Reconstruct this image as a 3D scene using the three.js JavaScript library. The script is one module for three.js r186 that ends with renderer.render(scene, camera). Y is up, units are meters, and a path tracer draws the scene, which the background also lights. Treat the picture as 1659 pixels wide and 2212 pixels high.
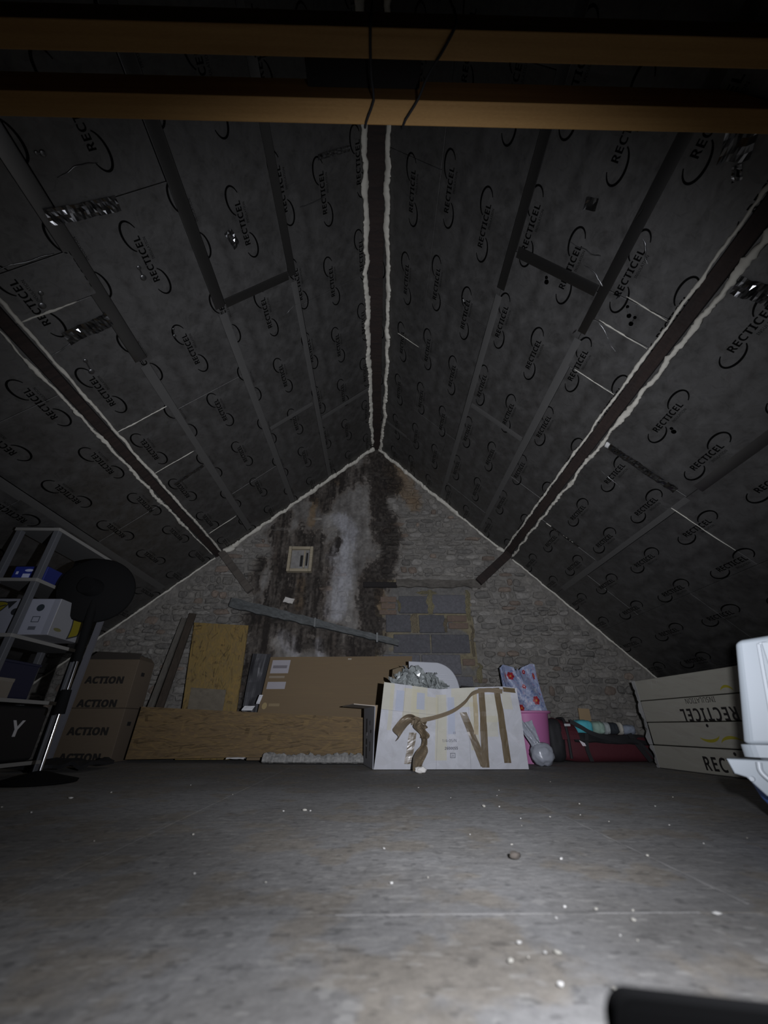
import * as THREE from 'three';
import { RoundedBoxGeometry } from 'three/addons/geometries/RoundedBoxGeometry.js';
import { mergeGeometries, mergeVertices } from 'three/addons/utils/BufferGeometryUtils.js';

// ---------------------------------------------------------------- camera, light, exposure
const scene = new THREE.Scene();
scene.background = new THREE.Color(0x000000);
const camera = new THREE.PerspectiveCamera(2 * Math.atan(1106 / 833) * 180 / Math.PI, 1659 / 2212, 0.02, 60);
camera.position.set(0, 0.25, 0);
camera.rotation.order = 'YXZ';
camera.rotation.set(29.1 * Math.PI / 180, -1.0 * Math.PI / 180, 0);
camera.focus = 3.2;
camera.userData.fStop = 2.4;
const renderer = new THREE.WebGLRenderer();
renderer.toneMapping = THREE.LinearToneMapping;
renderer.toneMappingExposure = 1.0;
renderer.shadowMap.enabled = true;
const LAMP = new THREE.Vector3(0.22, 0.30, -0.20), AIM = new THREE.Vector3(-0.02, 0.52, -1).normalize();
for (const [name, power, angle, dir] of [['torch_beam', 20, 59, AIM], ['torch_spill', 2.8, 89, new THREE.Vector3(-0.1, -0.08, -1)]]) {  // hot core and wide spill of one torch
  const l = new THREE.SpotLight(0xf0f3ff, power, 0, angle * Math.PI / 180, 1.0, 2);
  l.name = name; l.position.copy(LAMP); l.target.position.copy(LAMP).add(dir); l.castShadow = true; l.shadow.radius = 0.6;
  scene.add(l, l.target);
}

// ---------------------------------------------------------------- helpers
const V = (x, y, z) => new THREE.Vector3(x, y, z);
function rng(seed) { let a = seed >>> 0; return () => { a = (a + 0x6D2B79F5) | 0; let t = Math.imul(a ^ (a >>> 15), 1 | a); t = (t + Math.imul(t ^ (t >>> 7), 61 | t)) ^ t; return ((t ^ (t >>> 14)) >>> 0) / 4294967296; }; }
const R = rng(20240), rr = (a, b) => a + (b - a) * R();
const hash = (x, y) => { let h = Math.imul(x, 374761393) + Math.imul(y, 668265263) | 0; h = Math.imul(h ^ (h >>> 13), 1274126177); return ((h ^ (h >>> 16)) >>> 0) / 4294967296; };
function noise(x, y, px = 0, py = 0) {
  let ix = Math.floor(x), iy = Math.floor(y); const fx = x - ix, fy = y - iy, u = fx * fx * (3 - 2 * fx), v = fy * fy * (3 - 2 * fy);
  let jx = ix + 1, jy = iy + 1;
  if (px) { ix = ((ix % px) + px) % px; jx = ((jx % px) + px) % px; }
  if (py) { iy = ((iy % py) + py) % py; jy = ((jy % py) + py) % py; }
  return (hash(ix, iy) * (1 - u) + hash(jx, iy) * u) * (1 - v) + (hash(ix, jy) * (1 - u) + hash(jx, jy) * u) * v;
}
function fbm(x, y, o = 4, px = 0, py = 0) { let s = 0, a = 0.5, n = 0; for (let i = 0; i < o; i++) { s += a * noise(x + i * 17.3 * !px, y + i * 9.1 * !py, px, py); n += a; a *= 0.5; x *= 2; y *= 2; px *= 2; py *= 2; } return s / n; }
const clamp = (x, a = 0, b = 1) => Math.min(b, Math.max(a, x)), sstep = (a, b, x) => { const t = clamp((x - a) / (b - a)); return t * t * (3 - 2 * t); }, lerp = (a, b, t) => a + (b - a) * t;
const mix3 = (a, b, t) => [lerp(a[0], b[0], t), lerp(a[1], b[1], t), lerp(a[2], b[2], t)];
const toS = (c) => 255 * (c <= 0.0031308 ? 12.92 * c : 1.055 * Math.pow(c, 1 / 2.4) - 0.055);
function colorTex(w, h, fn, wrap = true) {          // fn(u, v) gives linear rgb; v up
  const d = new Uint8Array(w * h * 4);
  for (let y = 0; y < h; y++) for (let x = 0; x < w; x++) { const c = fn((x + 0.5) / w, (y + 0.5) / h), i = (y * w + x) * 4; d[i] = toS(clamp(c[0])); d[i + 1] = toS(clamp(c[1])); d[i + 2] = toS(clamp(c[2])); d[i + 3] = 255; }
  return finish(new THREE.DataTexture(d, w, h), true, wrap);
}
function grayTex(w, h, fn, wrap = true) {
  const d = new Uint8Array(w * h * 4);
  for (let y = 0; y < h; y++) for (let x = 0; x < w; x++) { const c = 255 * clamp(fn((x + 0.5) / w, (y + 0.5) / h)), i = (y * w + x) * 4; d[i] = d[i + 1] = d[i + 2] = c; d[i + 3] = 255; }
  return finish(new THREE.DataTexture(d, w, h), false, wrap);
}
function finish(t, srgb, wrap) { t.magFilter = THREE.LinearFilter; t.minFilter = THREE.LinearMipmapLinearFilter; t.generateMipmaps = true; if (srgb) t.colorSpace = THREE.SRGBColorSpace; if (wrap) t.wrapS = t.wrapT = THREE.RepeatWrapping; t.needsUpdate = true; return t; }
function canvasTex(w, h, draw, wrap = false) { const c = document.createElement('canvas'); c.width = w; c.height = h; draw(c.getContext('2d'), w, h); return finish(new THREE.CanvasTexture(c), true, wrap); }
const lin = (r, g, b) => new THREE.Color().setRGB(r, g, b);
const std = (c, rough = 0.8, more = {}) => new THREE.MeshStandardMaterial({ color: Array.isArray(c) ? lin(...c) : c, roughness: rough, ...more });
const used = {};
function numbered(n) { used[n] = (used[n] ?? -1) + 1; return used[n] ? n + '_' + String(used[n]).padStart(3, '0') : n; }
function mesh(name, geo, mat, parent) {
  const m = new THREE.Mesh(Array.isArray(geo) ? join(geo) : geo, mat); m.castShadow = m.receiveShadow = true;
  if (!parent) { m.name = numbered(name); scene.add(m); } else { parent.userData.n ??= {}; const k = (parent.userData.n[name] = (parent.userData.n[name] ?? -1) + 1); m.name = k ? name + '_' + String(k).padStart(3, '0') : name; parent.add(m); }
  return m;
}
function join(list) { return mergeGeometries(list.map((g) => { const h = g.index ? g.toNonIndexed() : g; for (const k of Object.keys(h.attributes)) if (!['position', 'normal', 'uv'].includes(k)) h.deleteAttribute(k); return h; })); }
function thing(name, label, category, pos = [0, 0, 0], turn = 0, group) { const o = new THREE.Group(); o.name = numbered(name); o.position.set(...pos); o.rotation.y = turn; o.userData = { label, category }; if (group) o.userData.group = group; scene.add(o); return o; }
function tag(o, label, category, group) { Object.assign(o.userData, { label, category }); if (group) o.userData.group = group; return o; }
function structure(name) { const o = new THREE.Group(); o.name = name; o.userData = { kind: 'structure' }; scene.add(o); return o; }
function box(w, h, d, x = 0, y = 0, z = 0, r = 0.003) { return (r ? new RoundedBoxGeometry(w, h, d, 1, Math.min(r, w / 2.1, h / 2.1, d / 2.1)) : new THREE.BoxGeometry(w, h, d)).translate(x, y, z); }
function boxUV(g, sc = 1) { // planar metres by dominant normal
  const p = g.attributes.position, n = g.attributes.normal, uv = new Float32Array(p.count * 2);
  for (let i = 0; i < p.count; i++) { const a = Math.abs(n.getX(i)), b = Math.abs(n.getY(i)), c = Math.abs(n.getZ(i)); let u, v; if (a > b && a > c) { u = p.getZ(i); v = p.getY(i); } else if (b > c) { u = p.getX(i); v = p.getZ(i); } else { u = p.getX(i); v = p.getY(i); } uv[2 * i] = u / sc; uv[2 * i + 1] = v / sc; }
  g.setAttribute('uv', new THREE.BufferAttribute(uv, 2)); return g;
}
const B = (w, h, d, x, y, z, r, sc = 1) => boxUV(box(w, h, d, x, y, z, r), sc);
function bar(a, b, w, h = w, up = V(0, 1, 0)) {       // square bar from a to b
  const A = V(...a), D = V(...b).sub(A), L = D.length(), z = D.clone().normalize(), x = up.clone().cross(z).normalize(), y = z.clone().cross(x);
  const g = B(w, h, L, 0, 0, 0, 0.002); g.applyMatrix4(new THREE.Matrix4().makeBasis(x, y, z).setPosition(A.addScaledVector(D, 0.5))); return g;
}
function rod(a, b, r0, r1 = r0, seg = 14) { const A = V(...a), D = V(...b).sub(A), L = D.length(); const g = new THREE.CylinderGeometry(r1, r0, L, seg); g.applyQuaternion(new THREE.Quaternion().setFromUnitVectors(V(0, 1, 0), D.clone().normalize())); const c = A.addScaledVector(D, 0.5); return g.translate(c.x, c.y, c.z); }
function tube(pts, r, n = 40, seg = 8) { return new THREE.TubeGeometry(new THREE.CatmullRomCurve3(pts.map((p) => V(...p))), n, r, seg); }
function slab(P, nu, nv, t) {                          // closed sheet of thickness t over P(u, v)
  const pos = [], uv = [], idx = [], e = 1e-3, W = nu + 1;
  for (let s = 0; s < 2; s++) for (let j = 0; j <= nv; j++) for (let i = 0; i <= nu; i++) {
    const u = i / nu, v = j / nv, p = V(...P(u, v)), a = V(...P(Math.min(1, u + e), v)).sub(V(...P(Math.max(0, u - e), v))), b = V(...P(u, Math.min(1, v + e))).sub(V(...P(u, Math.max(0, v - e))));
    const n = a.cross(b).normalize(); p.addScaledVector(n, (s ? -0.5 : 0.5) * t); pos.push(p.x, p.y, p.z); uv.push(u, v);
  }
  const N = W * (nv + 1), q = (a, b, c, d) => idx.push(a, b, c, a, c, d);
  for (let j = 0; j < nv; j++) for (let i = 0; i < nu; i++) { const a = j * W + i, b = a + 1, c = b + W, d = a + W; q(a, b, c, d); q(a + N, d + N, c + N, b + N); }
  for (let i = 0; i < nu; i++) { q(i, i + N, i + 1 + N, i + 1); const a = nv * W + i; q(a, a + 1, a + 1 + N, a + N); }
  for (let j = 0; j < nv; j++) { const a = j * W; q(a, a + W, a + W + N, a + N); const b = a + nu; q(b, b + N, b + W + N, b + W); }
  const g = new THREE.BufferGeometry(); g.setAttribute('position', new THREE.Float32BufferAttribute(pos, 3)); g.setAttribute('uv', new THREE.Float32BufferAttribute(uv, 2)); g.setIndex(idx);
  const f = g.toNonIndexed(); f.computeVertexNormals(); return f;
}
function strip(path, w, t, side = V(1, 0, 0), n = 24) { // ribbon along points
  const c = new THREE.CatmullRomCurve3(path.map((p) => V(...p)));
  return slab((u, v) => { const p = c.getPoint(v); return p.addScaledVector(side, (u - 0.5) * w).toArray(); }, 2, n, t);
}
function blob(w, h, d, k = 3, amp = 0.04, freq = 3, seed = 0, det = 5) {   // squarish lump resting on y = 0
  const g = mergeVertices(new THREE.IcosahedronGeometry(1, det).deleteAttribute('normal').deleteAttribute('uv')), p = g.attributes.position;
  for (let i = 0; i < p.count; i++) {
    let x = p.getX(i), y = p.getY(i), z = p.getZ(i); const m = Math.pow(Math.abs(x) ** k + Math.abs(y) ** k + Math.abs(z) ** k, -1 / k), q = 1 + amp * ((noise(x * freq + seed, y * freq + z * 3.1 * freq) - 0.5) * 2 + (noise(x * freq * 2.7 + seed, y * freq * 2.7 - z * 5 * freq) - 0.5));
    x *= m * q; y *= m * q; z *= m * q; p.setXYZ(i, x * w / 2, Math.max(0, (y + 1) * h / 2), z * d / 2);
  }
  g.computeVertexNormals(); g.setAttribute('uv', new THREE.BufferAttribute(new Float32Array(p.count * 2).map((_, i) => i & 1 ? p.getY(i >> 1) : p.getX(i >> 1)), 2)); return g;
}
const grain = (sx, sy, sz, lo, hi, w = 512, h = 512) => colorTex(w, h, (u, v) => { const n = fbm(u * sx, v * sy, 4, sx, sy), m = noise(u * w / sz, v * h / sz, w / sz, h / sz); return mix3(lo, hi, clamp(n * 0.75 + m * 0.25)); });
const dullBump = grayTex(256, 256, (u, v) => fbm(u * 24, v * 24, 3, 24, 24));

// ---------------------------------------------------------------- roof geometry: s runs down the slope from the ridge, n points into the room
const AX = -0.036, AY = 3.454, SL = { L: 0.898, R: 1.02 }, ZW = -4, ZB = 2.1;
function frame(side) { const k = Math.hypot(1, SL[side]), c = 1 / k, s = SL[side] / k, l = side === 'L'; return { S: V(l ? -c : c, -s, 0), N: V(l ? s : -s, -c, 0) }; }
const FR = { L: frame('L'), R: frame('R') };
const RP = (side, s, z, n = 0) => V(AX, AY, z).addScaledVector(FR[side].S, s).addScaledVector(FR[side].N, n);
function roofBox(side, s0, s1, z0, z1, n0, n1, r = 0.003) {
  const { S, N } = FR[side], l = side === 'L', g = box(s1 - s0, Math.abs(n1 - n0), z1 - z0, 0, 0, 0, r);
  g.applyMatrix4(new THREE.Matrix4().makeBasis(S, l ? N : N.clone().negate(), V(0, 0, 1)).setPosition(RP(side, (s0 + s1) / 2, (z0 + z1) / 2, (n0 + n1) / 2)));
  const p = g.attributes.position, uv = g.attributes.uv;
  for (let i = 0; i < p.count; i++) { const s = (p.getX(i) - AX) * S.x + (p.getY(i) - AY) * S.y; uv.setXY(i, (p.getZ(i) + 0.245) / 0.55, (l ? s : -s + 0.19) / 0.58); }
  return g;
}
function roofStrip(side, a, b, w, h, opt = {}) {      // bead or tape from (s, z) a to b, lying on the lining
  const { S, N } = FR[side], n = opt.n ?? Math.max(6, Math.round(Math.hypot(b[0] - a[0], b[1] - a[1]) / (opt.step ?? 0.03))), seg = opt.seg ?? 6, k = opt.wild ?? 0, sd = opt.seed ?? rr(0, 90);
  const d = [b[0] - a[0], b[1] - a[1]], L = Math.hypot(...d), q = [-d[1] / L, d[0] / L];
  const pos = [], idx = [], ring = seg + 1;
  for (let i = 0; i <= n; i++) {
    const t = i / n, off = (opt.path ? opt.path(t) : 0) + k * w * (noise(t * L * 9 + sd, 3.3) - 0.5), ww = w * (1 - k * 0.55 + k * 1.1 * noise(t * L * 14 + sd, 7.7)) * (opt.taper ? Math.min(1, L * 40 * t + 0.25, L * 40 * (1 - t) + 0.25) : 1) * (opt.scale ? opt.scale(t) : 1), hh = h * (1 + k * (noise(t * L * 20 + sd, 1.2) - 0.5));
    for (let j = 0; j <= seg; j++) {
      const al = Math.PI * j / seg, across = off + Math.cos(al) * ww / 2 * (1 + k * 0.9 * (noise(t * L * 38 + sd + (j > seg / 2 ? 50 : 0), 2.5) - 0.5) + k * 0.9 * (noise(t * L * 95 + sd + (j > seg / 2 ? 70 : 0), 4.5) - 0.5) + k * 0.4 * (noise(t * L * 45 + sd, j) - 0.5)), up = Math.sin(al) * hh - 0.001;
      const p = RP(side, a[0] + d[0] * t + q[0] * across, a[1] + d[1] * t + q[1] * across, up + (opt.base ?? 0)); pos.push(p.x, p.y, p.z);
    }
  }
  for (let i = 0; i < n; i++) for (let j = 0; j <= seg; j++) { const a0 = i * ring + j, a1 = i * ring + (j + 1) % ring, b0 = a0 + ring, b1 = a1 + ring; idx.push(a0, b0, b1, a0, b1, a1); }
  for (const i of [0, n]) for (let j = 1; j < seg; j++) idx.push(i * ring, i * ring + j, i * ring + j + 1);
  const g = new THREE.BufferGeometry(); g.setAttribute('position', new THREE.Float32BufferAttribute(pos, 3)); g.setIndex(idx);
  const f = g; f.computeVertexNormals(); f.setAttribute('uv', new THREE.BufferAttribute(new Float32Array(pos.length / 3 * 2).map((_, i) => pos[(i >> 1) * 3 + ((i & 1) ? 2 : 0)]), 2)); return f;
}

// ---------------------------------------------------------------- floor of dusty chipboard
const floorTex = colorTex(2048, 2048, (u, v) => {
  const big = fbm(u * 5, v * 5, 4, 5, 5), patch = fbm(u * 26, v * 22, 4, 26, 22), st = fbm(u * 60, v * 150, 3, 60, 150), st2 = fbm(u * 180, v * 130, 2, 180, 130), fine = noise(u * 1024, v * 1024, 1024, 1024);
  let c = mix3([0.17, 0.163, 0.15], [0.225, 0.222, 0.214], sstep(0.3, 0.7, big));
  c = mix3(c, [0.2, 0.172, 0.13], sstep(0.5, 0.68, patch) * 0.6);
  const k = 0.8 + 0.34 * st + 0.22 * (st2 - 0.5) + 0.2 * (fine - 0.5); c = c.map((x) => x * k);
  const dark = sstep(0.66, 0.78, fbm(u * 120 + 4, v * 170, 3, 120, 170)); c = c.map((x) => x * (1 - 0.3 * dark));
  return mix3(c, [0.36, 0.35, 0.32], sstep(0.7, 0.8, fbm(u * 90, v * 190, 2, 90, 190)) * 0.3);
});
const floorBump = grayTex(1024, 1024, (u, v) => 0.6 * fbm(u * 40, v * 130, 3, 40, 130) + 0.4 * noise(u * 300, v * 300, 300, 300));
const floorMat = [0.94, 1.0, 1.05].map((k) => std([k, k, k * 0.99], 0.86, { map: floorTex, bumpMap: floorBump, bumpScale: 0.0012 }));
const floor = structure('floor');
mesh('floor_base', B(8.2, 0.06, 6.4, -0.2, -0.062, -0.95, 0), std([0.05, 0.045, 0.04], 0.95), floor);
{
  const xs = [-4.2, -3.0, -1.8, -0.6, 0.6, 1.8, 3.8];
  for (let i = 0; i < 6; i++) {
    const zs = i === 3 ? [-4.05, -3.21, -0.81, 1.59, 2.2] : i % 2 ? [-4.05, -2.6, -0.2, 2.2] : [-4.05, -3.4, -1.0, 1.4, 2.2];
    for (let j = 0; j + 1 < zs.length; j++) { const g = B(xs[i + 1] - xs[i] - 0.0008, 0.022, zs[j + 1] - zs[j] - 0.0008, (xs[i] + xs[i + 1]) / 2, -0.011, (zs[j] + zs[j + 1]) / 2, 0.0015, 2.4); mesh('floor_panel', g, floorMat[(i * 2 + j) % 3], floor); }
  }
  const dust = std([0.27, 0.262, 0.245], 0.95); // pale dust and filler standing in the joints
  const seam = (x0, z0, x1, z1, w) => slab((u, v) => { const t = v, k = Math.max(0.05, 1.6 * noise(t * 26 + x0 * 9, 2.2) - 0.25); return [lerp(x0, x1, t) + (Math.abs(x1 - x0) < 0.1 ? (u - 0.5) * w * k : 0), 0.0003, lerp(z0, z1, t) + (Math.abs(x1 - x0) < 0.1 ? 0 : (u - 0.5) * w * k)]; }, 2, 60, 0.0004);
  mesh('joint_dust', seam(-0.06, -0.81, 0.27, -0.81, 0.006), dust, floor); mesh('joint_dust', seam(0.34, -0.81, 0.5, -0.81, 0.004), dust, floor); mesh('joint_dust', seam(0.601, -1.75, 0.601, -0.84, 0.006), dust, floor);
}

// ---------------------------------------------------------------- gable wall of rubble stone
const chain = (pts, x, y) => { let best = 9; for (let i = 0; i + 1 < pts.length; i++) { const [x0, y0, w0] = pts[i], [x1, y1, w1] = pts[i + 1], dx = x1 - x0, dy = y1 - y0, t = clamp(((x - x0) * dx + (y - y0) * dy) / (dx * dx + dy * dy)); best = Math.min(best, Math.hypot(x - x0 - dx * t, y - y0 - dy * t) / lerp(w0, w1, t)); } return best; };
const SOOT_AND_SHADE = [
  [[0.0, 3.42, 0.1], [0.02, 3.15, 0.19], [0.06, 2.85, 0.17], [-0.02, 2.62, 0.07], [0.07, 2.35, 0.13], [0.12, 2.08, 0.12], [0.1, 1.85, 0.09], [0.0, 1.66, 0.13], [-0.08, 1.58, 0.12], [-0.12, 1.35, 0.09], [-0.06, 1.15, 0.1], [-0.12, 0.95, 0.12], [-0.2, 0.84, 0.1]],
  [[-0.1, 3.1, 0.14], [-0.45, 2.95, 0.13], [-0.72, 2.78, 0.16]],
  [[-0.7, 2.78, 0.1], [-0.62, 2.5, 0.05]], [[-1.1, 2.42, 0.08], [-1.18, 2.2, 0.1], [-1.05, 2.05, 0.12], [-0.92, 2.1, 0.1]],
  [[-0.78, 2.0, 0.2], [-0.72, 1.75, 0.19], [-0.8, 1.5, 0.2], [-0.72, 1.28, 0.15]], [[-1.05, 1.9, 0.09], [-1.07, 1.4, 0.1]],
  [[-1.28, 1.84, 0.05], [-1.31, 1.7, 0.06], [-1.29, 1.54, 0.05]],  // hollow notches in the stonework, their inner shade painted black
  [[-1.3, 1.2, 0.08], [-1.05, 1.14, 0.12], [-0.4, 1.08, 0.06]], [[-1.15, 1.0, 0.1], [-1.2, 0.5, 0.18], [-1.1, 0.1, 0.2]], [[-0.75, 1.0, 0.1], [-0.55, 0.95, 0.08], [-0.15, 0.95, 0.08]], [[-0.45, 2.1, 0.04], [-0.5, 1.95, 0.05]],
];
const PALE = [[[-0.45, 2.38, 0.1], [-0.3, 2.2, 0.1], [-0.42, 1.9, 0.13], [-0.36, 1.6, 0.14], [-0.44, 1.3, 0.1]], [[-0.95, 1.05, 0.07], [-0.8, 0.9, 0.06]], [[-0.6, 0.98, 0.06], [-0.55, 0.85, 0.06]]];
const OCHRE = [[[0.2, 3.15, 0.12], [0.32, 2.85, 0.15], [0.42, 2.6, 0.12]], [[-0.76, 2.62, 0.04], [-0.78, 2.3, 0.04]], [[-0.83, 1.62, 0.05], [-0.8, 1.35, 0.05]], [[0.03, 1.5, 0.05], [0.05, 1.35, 0.05]], [[-0.55, 2.95, 0.05], [-0.5, 2.88, 0.04]]];
function stain(x, y) {                                 // how much soot, painted notch shade, lime bloom and ochre the masonry carries
  const n = (fbm(x * 9 + 3, y * 5, 4) - 0.5) * 1.5 + (fbm(x * 34, y * 14, 3) - 0.5) * 0.8, f = (l) => l.length ? Math.min(...l.map((c) => chain(c, x, y))) : 9;
  const vs = fbm(x * 30 + 5, y * 4, 3), sp = fbm(x * 48, y * 40, 3);
  const g = n * 0.9 + (sp - 0.5) * 1.1, s0 = sstep(1.35, 0.95, f(SOOT_AND_SHADE.slice(0, 1)) + g), s1 = sstep(1.25, 0.85, f(SOOT_AND_SHADE.slice(1)) + g) * clamp(0.62 + 1.5 * (vs - 0.42) + 0.8 * (sp - 0.5));
  return { s: Math.max(s0 * clamp(0.86 + 0.7 * (sp - 0.5)), s1), b: sstep(1.9, 0.9, f(SOOT_AND_SHADE) + n), p: sstep(1.3, 0.5, f(PALE) + n * 0.8) * clamp(0.35 + fbm(x * 26, y * 3, 3)), o: sstep(1.4, 0.5, f(OCHRE) + n) };
}
const inPlaster = (x, y) => x > -1.27 + 0.16 * (noise(y * 7, 5) - 0.5) && x < (y > 2.45 ? 0.06 : 0.0) + 0.14 * (noise(y * 9, 8) - 0.5) && y > 0.5;
const inBlocks = (x, y) => x > -0.02 && x < 0.99 && y > 0.3 && y < 1.64;
function wallColor(x, y, base) {
  const q = stain(x, y); let c = mix3(base, [0.17, 0.115, 0.06], q.o * 0.7); c = mix3(c, [0.34, 0.34, 0.355], q.p * 0.75); c = mix3(c, [0.085, 0.06, 0.038], q.b * 0.45); return mix3(c, [0.013, 0.0095, 0.007], q.s * 0.96);
}
const wallTex = colorTex(2048, 1024, (u, v) => {
  const x = u * 8 - 4, y = v * 4; let c;
  const n = fbm(x * 11, y * 11, 4), f = fbm(x * 45, y * 45, 3);
  if (inBlocks(x, y)) { const m = fbm(x * 6 + 7, y * 6, 3); c = mix3([0.12, 0.115, 0.105], [0.17, 0.145, 0.09], sstep(0.46, 0.62, m)); } else if (inPlaster(x, y)) { const st = fbm(x * 24, y * 2.2, 4); const mo = fbm(x * 7 + 3, y * 5 + 1, 4); c = mix3([0.06, 0.052, 0.045], [0.235, 0.225, 0.205], clamp(st * 0.5 + n * 0.45 + (mo - 0.5) * 1.1 + 0.02)); } else c = mix3([0.115, 0.107, 0.094], [0.205, 0.193, 0.17], n);
  c = wallColor(x, y, c); const k = 0.72 + 0.56 * f; return c.map((q) => q * k);
}, false);
const wallBump = grayTex(1024, 512, (u, v) => { const x = u * 8 - 4, y = v * 4; return 0.6 * fbm(x * 14, y * 12, 4) + 0.4 * fbm(x * 50, y * 40, 2); }, false);
const wallMat = std([1, 1, 1], 0.93, { map: wallTex, bumpMap: wallBump, bumpScale: 0.02 });
const stoneGrain = colorTex(512, 512, (u, v) => { const n = fbm(u * 20, v * 20, 4, 20, 20), g = 0.62 + 0.55 * n + 0.15 * noise(u * 128, v * 128, 128, 128); return [g * 0.92, g * 0.92, g * 0.92]; });
const stoneMat = std([1, 1, 1], 0.92, { map: stoneGrain, vertexColors: true, bumpMap: dullBump, bumpScale: 0.006 });
const xL = (y) => AX - (AY - y) / SL.L, xR = (y) => AX + (AY - y) / SL.R;
const wall = structure('wall_back');
function gable(zf, th, over = 0.05) {
  const s = new THREE.Shape([new THREE.Vector2(xL(0) - over, -0.05), new THREE.Vector2(xR(0) + over, -0.05), new THREE.Vector2(AX, AY + over)]);
  return new THREE.ExtrudeGeometry(s, { depth: th, bevelEnabled: false }).translate(0, 0, zf);
}
{ const g = gable(ZW - 0.3, 0.3), p = g.attributes.position, uv = g.attributes.uv; for (let i = 0; i < p.count; i++) uv.setXY(i, (p.getX(i) + 4) / 8, p.getY(i) / 4); mesh('mortar', g, wallMat, wall); }
const tint = (x, y) => { const q = R(); const b = q < 0.07 ? [0.2, 0.158, 0.125] : q < 0.5 ? [0.2, 0.187, 0.163] : q < 0.8 ? [0.178, 0.168, 0.15] : [0.235, 0.222, 0.198]; const k = rr(0.74, 1.14); return b.map((c) => c * k); };
function stone(x, y, w, h, d, base, N = 8) {           // one rubble stone: irregular outline, sloping shoulders, uneven face
  const pos = [], col = [], uv = [], idx = [], ph = rr(0, 6.28), rad = Array.from({ length: N }, () => rr(0.8, 1.08)), c0 = rr(-0.15, 0.15), c1 = rr(-0.15, 0.15);
  const put = (px, py, pz, k) => { const c = wallColor(px, py, base).map((v) => v * k); pos.push(px, py, pz); col.push(...c); uv.push(px * 2, py * 2); };
  for (const [k, z] of [[1, -0.004], [0.93, d * 0.62], [0.66, d]]) for (let i = 0; i < N; i++) {
    const a = ph + i / N * 6.2832, cx = Math.cos(a), cy = Math.sin(a), m = Math.pow(Math.abs(cx) ** 5 + Math.abs(cy) ** 5, -1 / 5) * rad[i] * k;
    put(x + cx * m * w / 2, y + cy * m * h / 2, ZW + z * (k === 1 ? 1 : rr(0.75, 1.15)), 1);
  }
  put(x + c0 * w * 0.4, y + c1 * h * 0.4, ZW + d * rr(0.95, 1.2), 1);
  for (let r = 0; r < 2; r++) for (let i = 0; i < N; i++) { const a = r * N + i, b = r * N + (i + 1) % N; idx.push(a, b, b + N, a, b + N, a + N); }
  for (let i = 0; i < N; i++) idx.push(2 * N + i, 2 * N + (i + 1) % N, 3 * N);
  const g = new THREE.BufferGeometry(); g.setAttribute('position', new THREE.Float32BufferAttribute(pos, 3)); g.setAttribute('color', new THREE.Float32BufferAttribute(col, 3)); g.setAttribute('uv', new THREE.Float32BufferAttribute(uv, 2)); g.setIndex(idx);
  const f = g.toNonIndexed(); f.computeVertexNormals(); return f;
}
{
  const list = [];
  for (let y = 0.02; y < 3.36;) {
    const h = rr(0.042, 0.092); let x = xL(y + h) + 0.03 + rr(0, 0.1);
    while (x < xR(y + h) - 0.05) {
      const w = rr(0.07, 0.2) * (R() < 0.25 ? 0.6 : 1), cx = x + w / 2, cy = y + h / 2 + rr(-0.014, 0.014);
      if (!inBlocks(cx, cy) && cx + w / 2 < xR(cy + h / 2) && !(cx > -0.2 && cx < 1.02 && Math.abs(cy - 1.6) < 0.05)) {
        const pl = inPlaster(cx, cy); const sc = sstep(3.9, 1.5, Math.abs(cx));
        if (!pl || R() < 0.12) list.push([cx, cy, w - 0.006, h * rr(0.85, 1.06) - 0.003, pl ? 0.008 : rr(0.01, 0.036), cy > 1 || Math.abs(cx) < 2.4 ? w * h * (pl ? 0.3 : 1) : w * h * 0.2]);
      }
      x += w;
    }
    y += h;
  }
  list.sort((a, b) => b[5] - a[5]);
  const small = [];
  list.forEach(([x, y, w, h, d], i) => { const g = stone(x, y, w, h, d, tint(x, y)); if (i < 300) mesh('stone', g, stoneMat, wall); else small.push(g); });
  const m = mesh('small_stone', mergeGeometries(small), stoneMat, wall); m.userData.kind = 'stuff';
}
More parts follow.
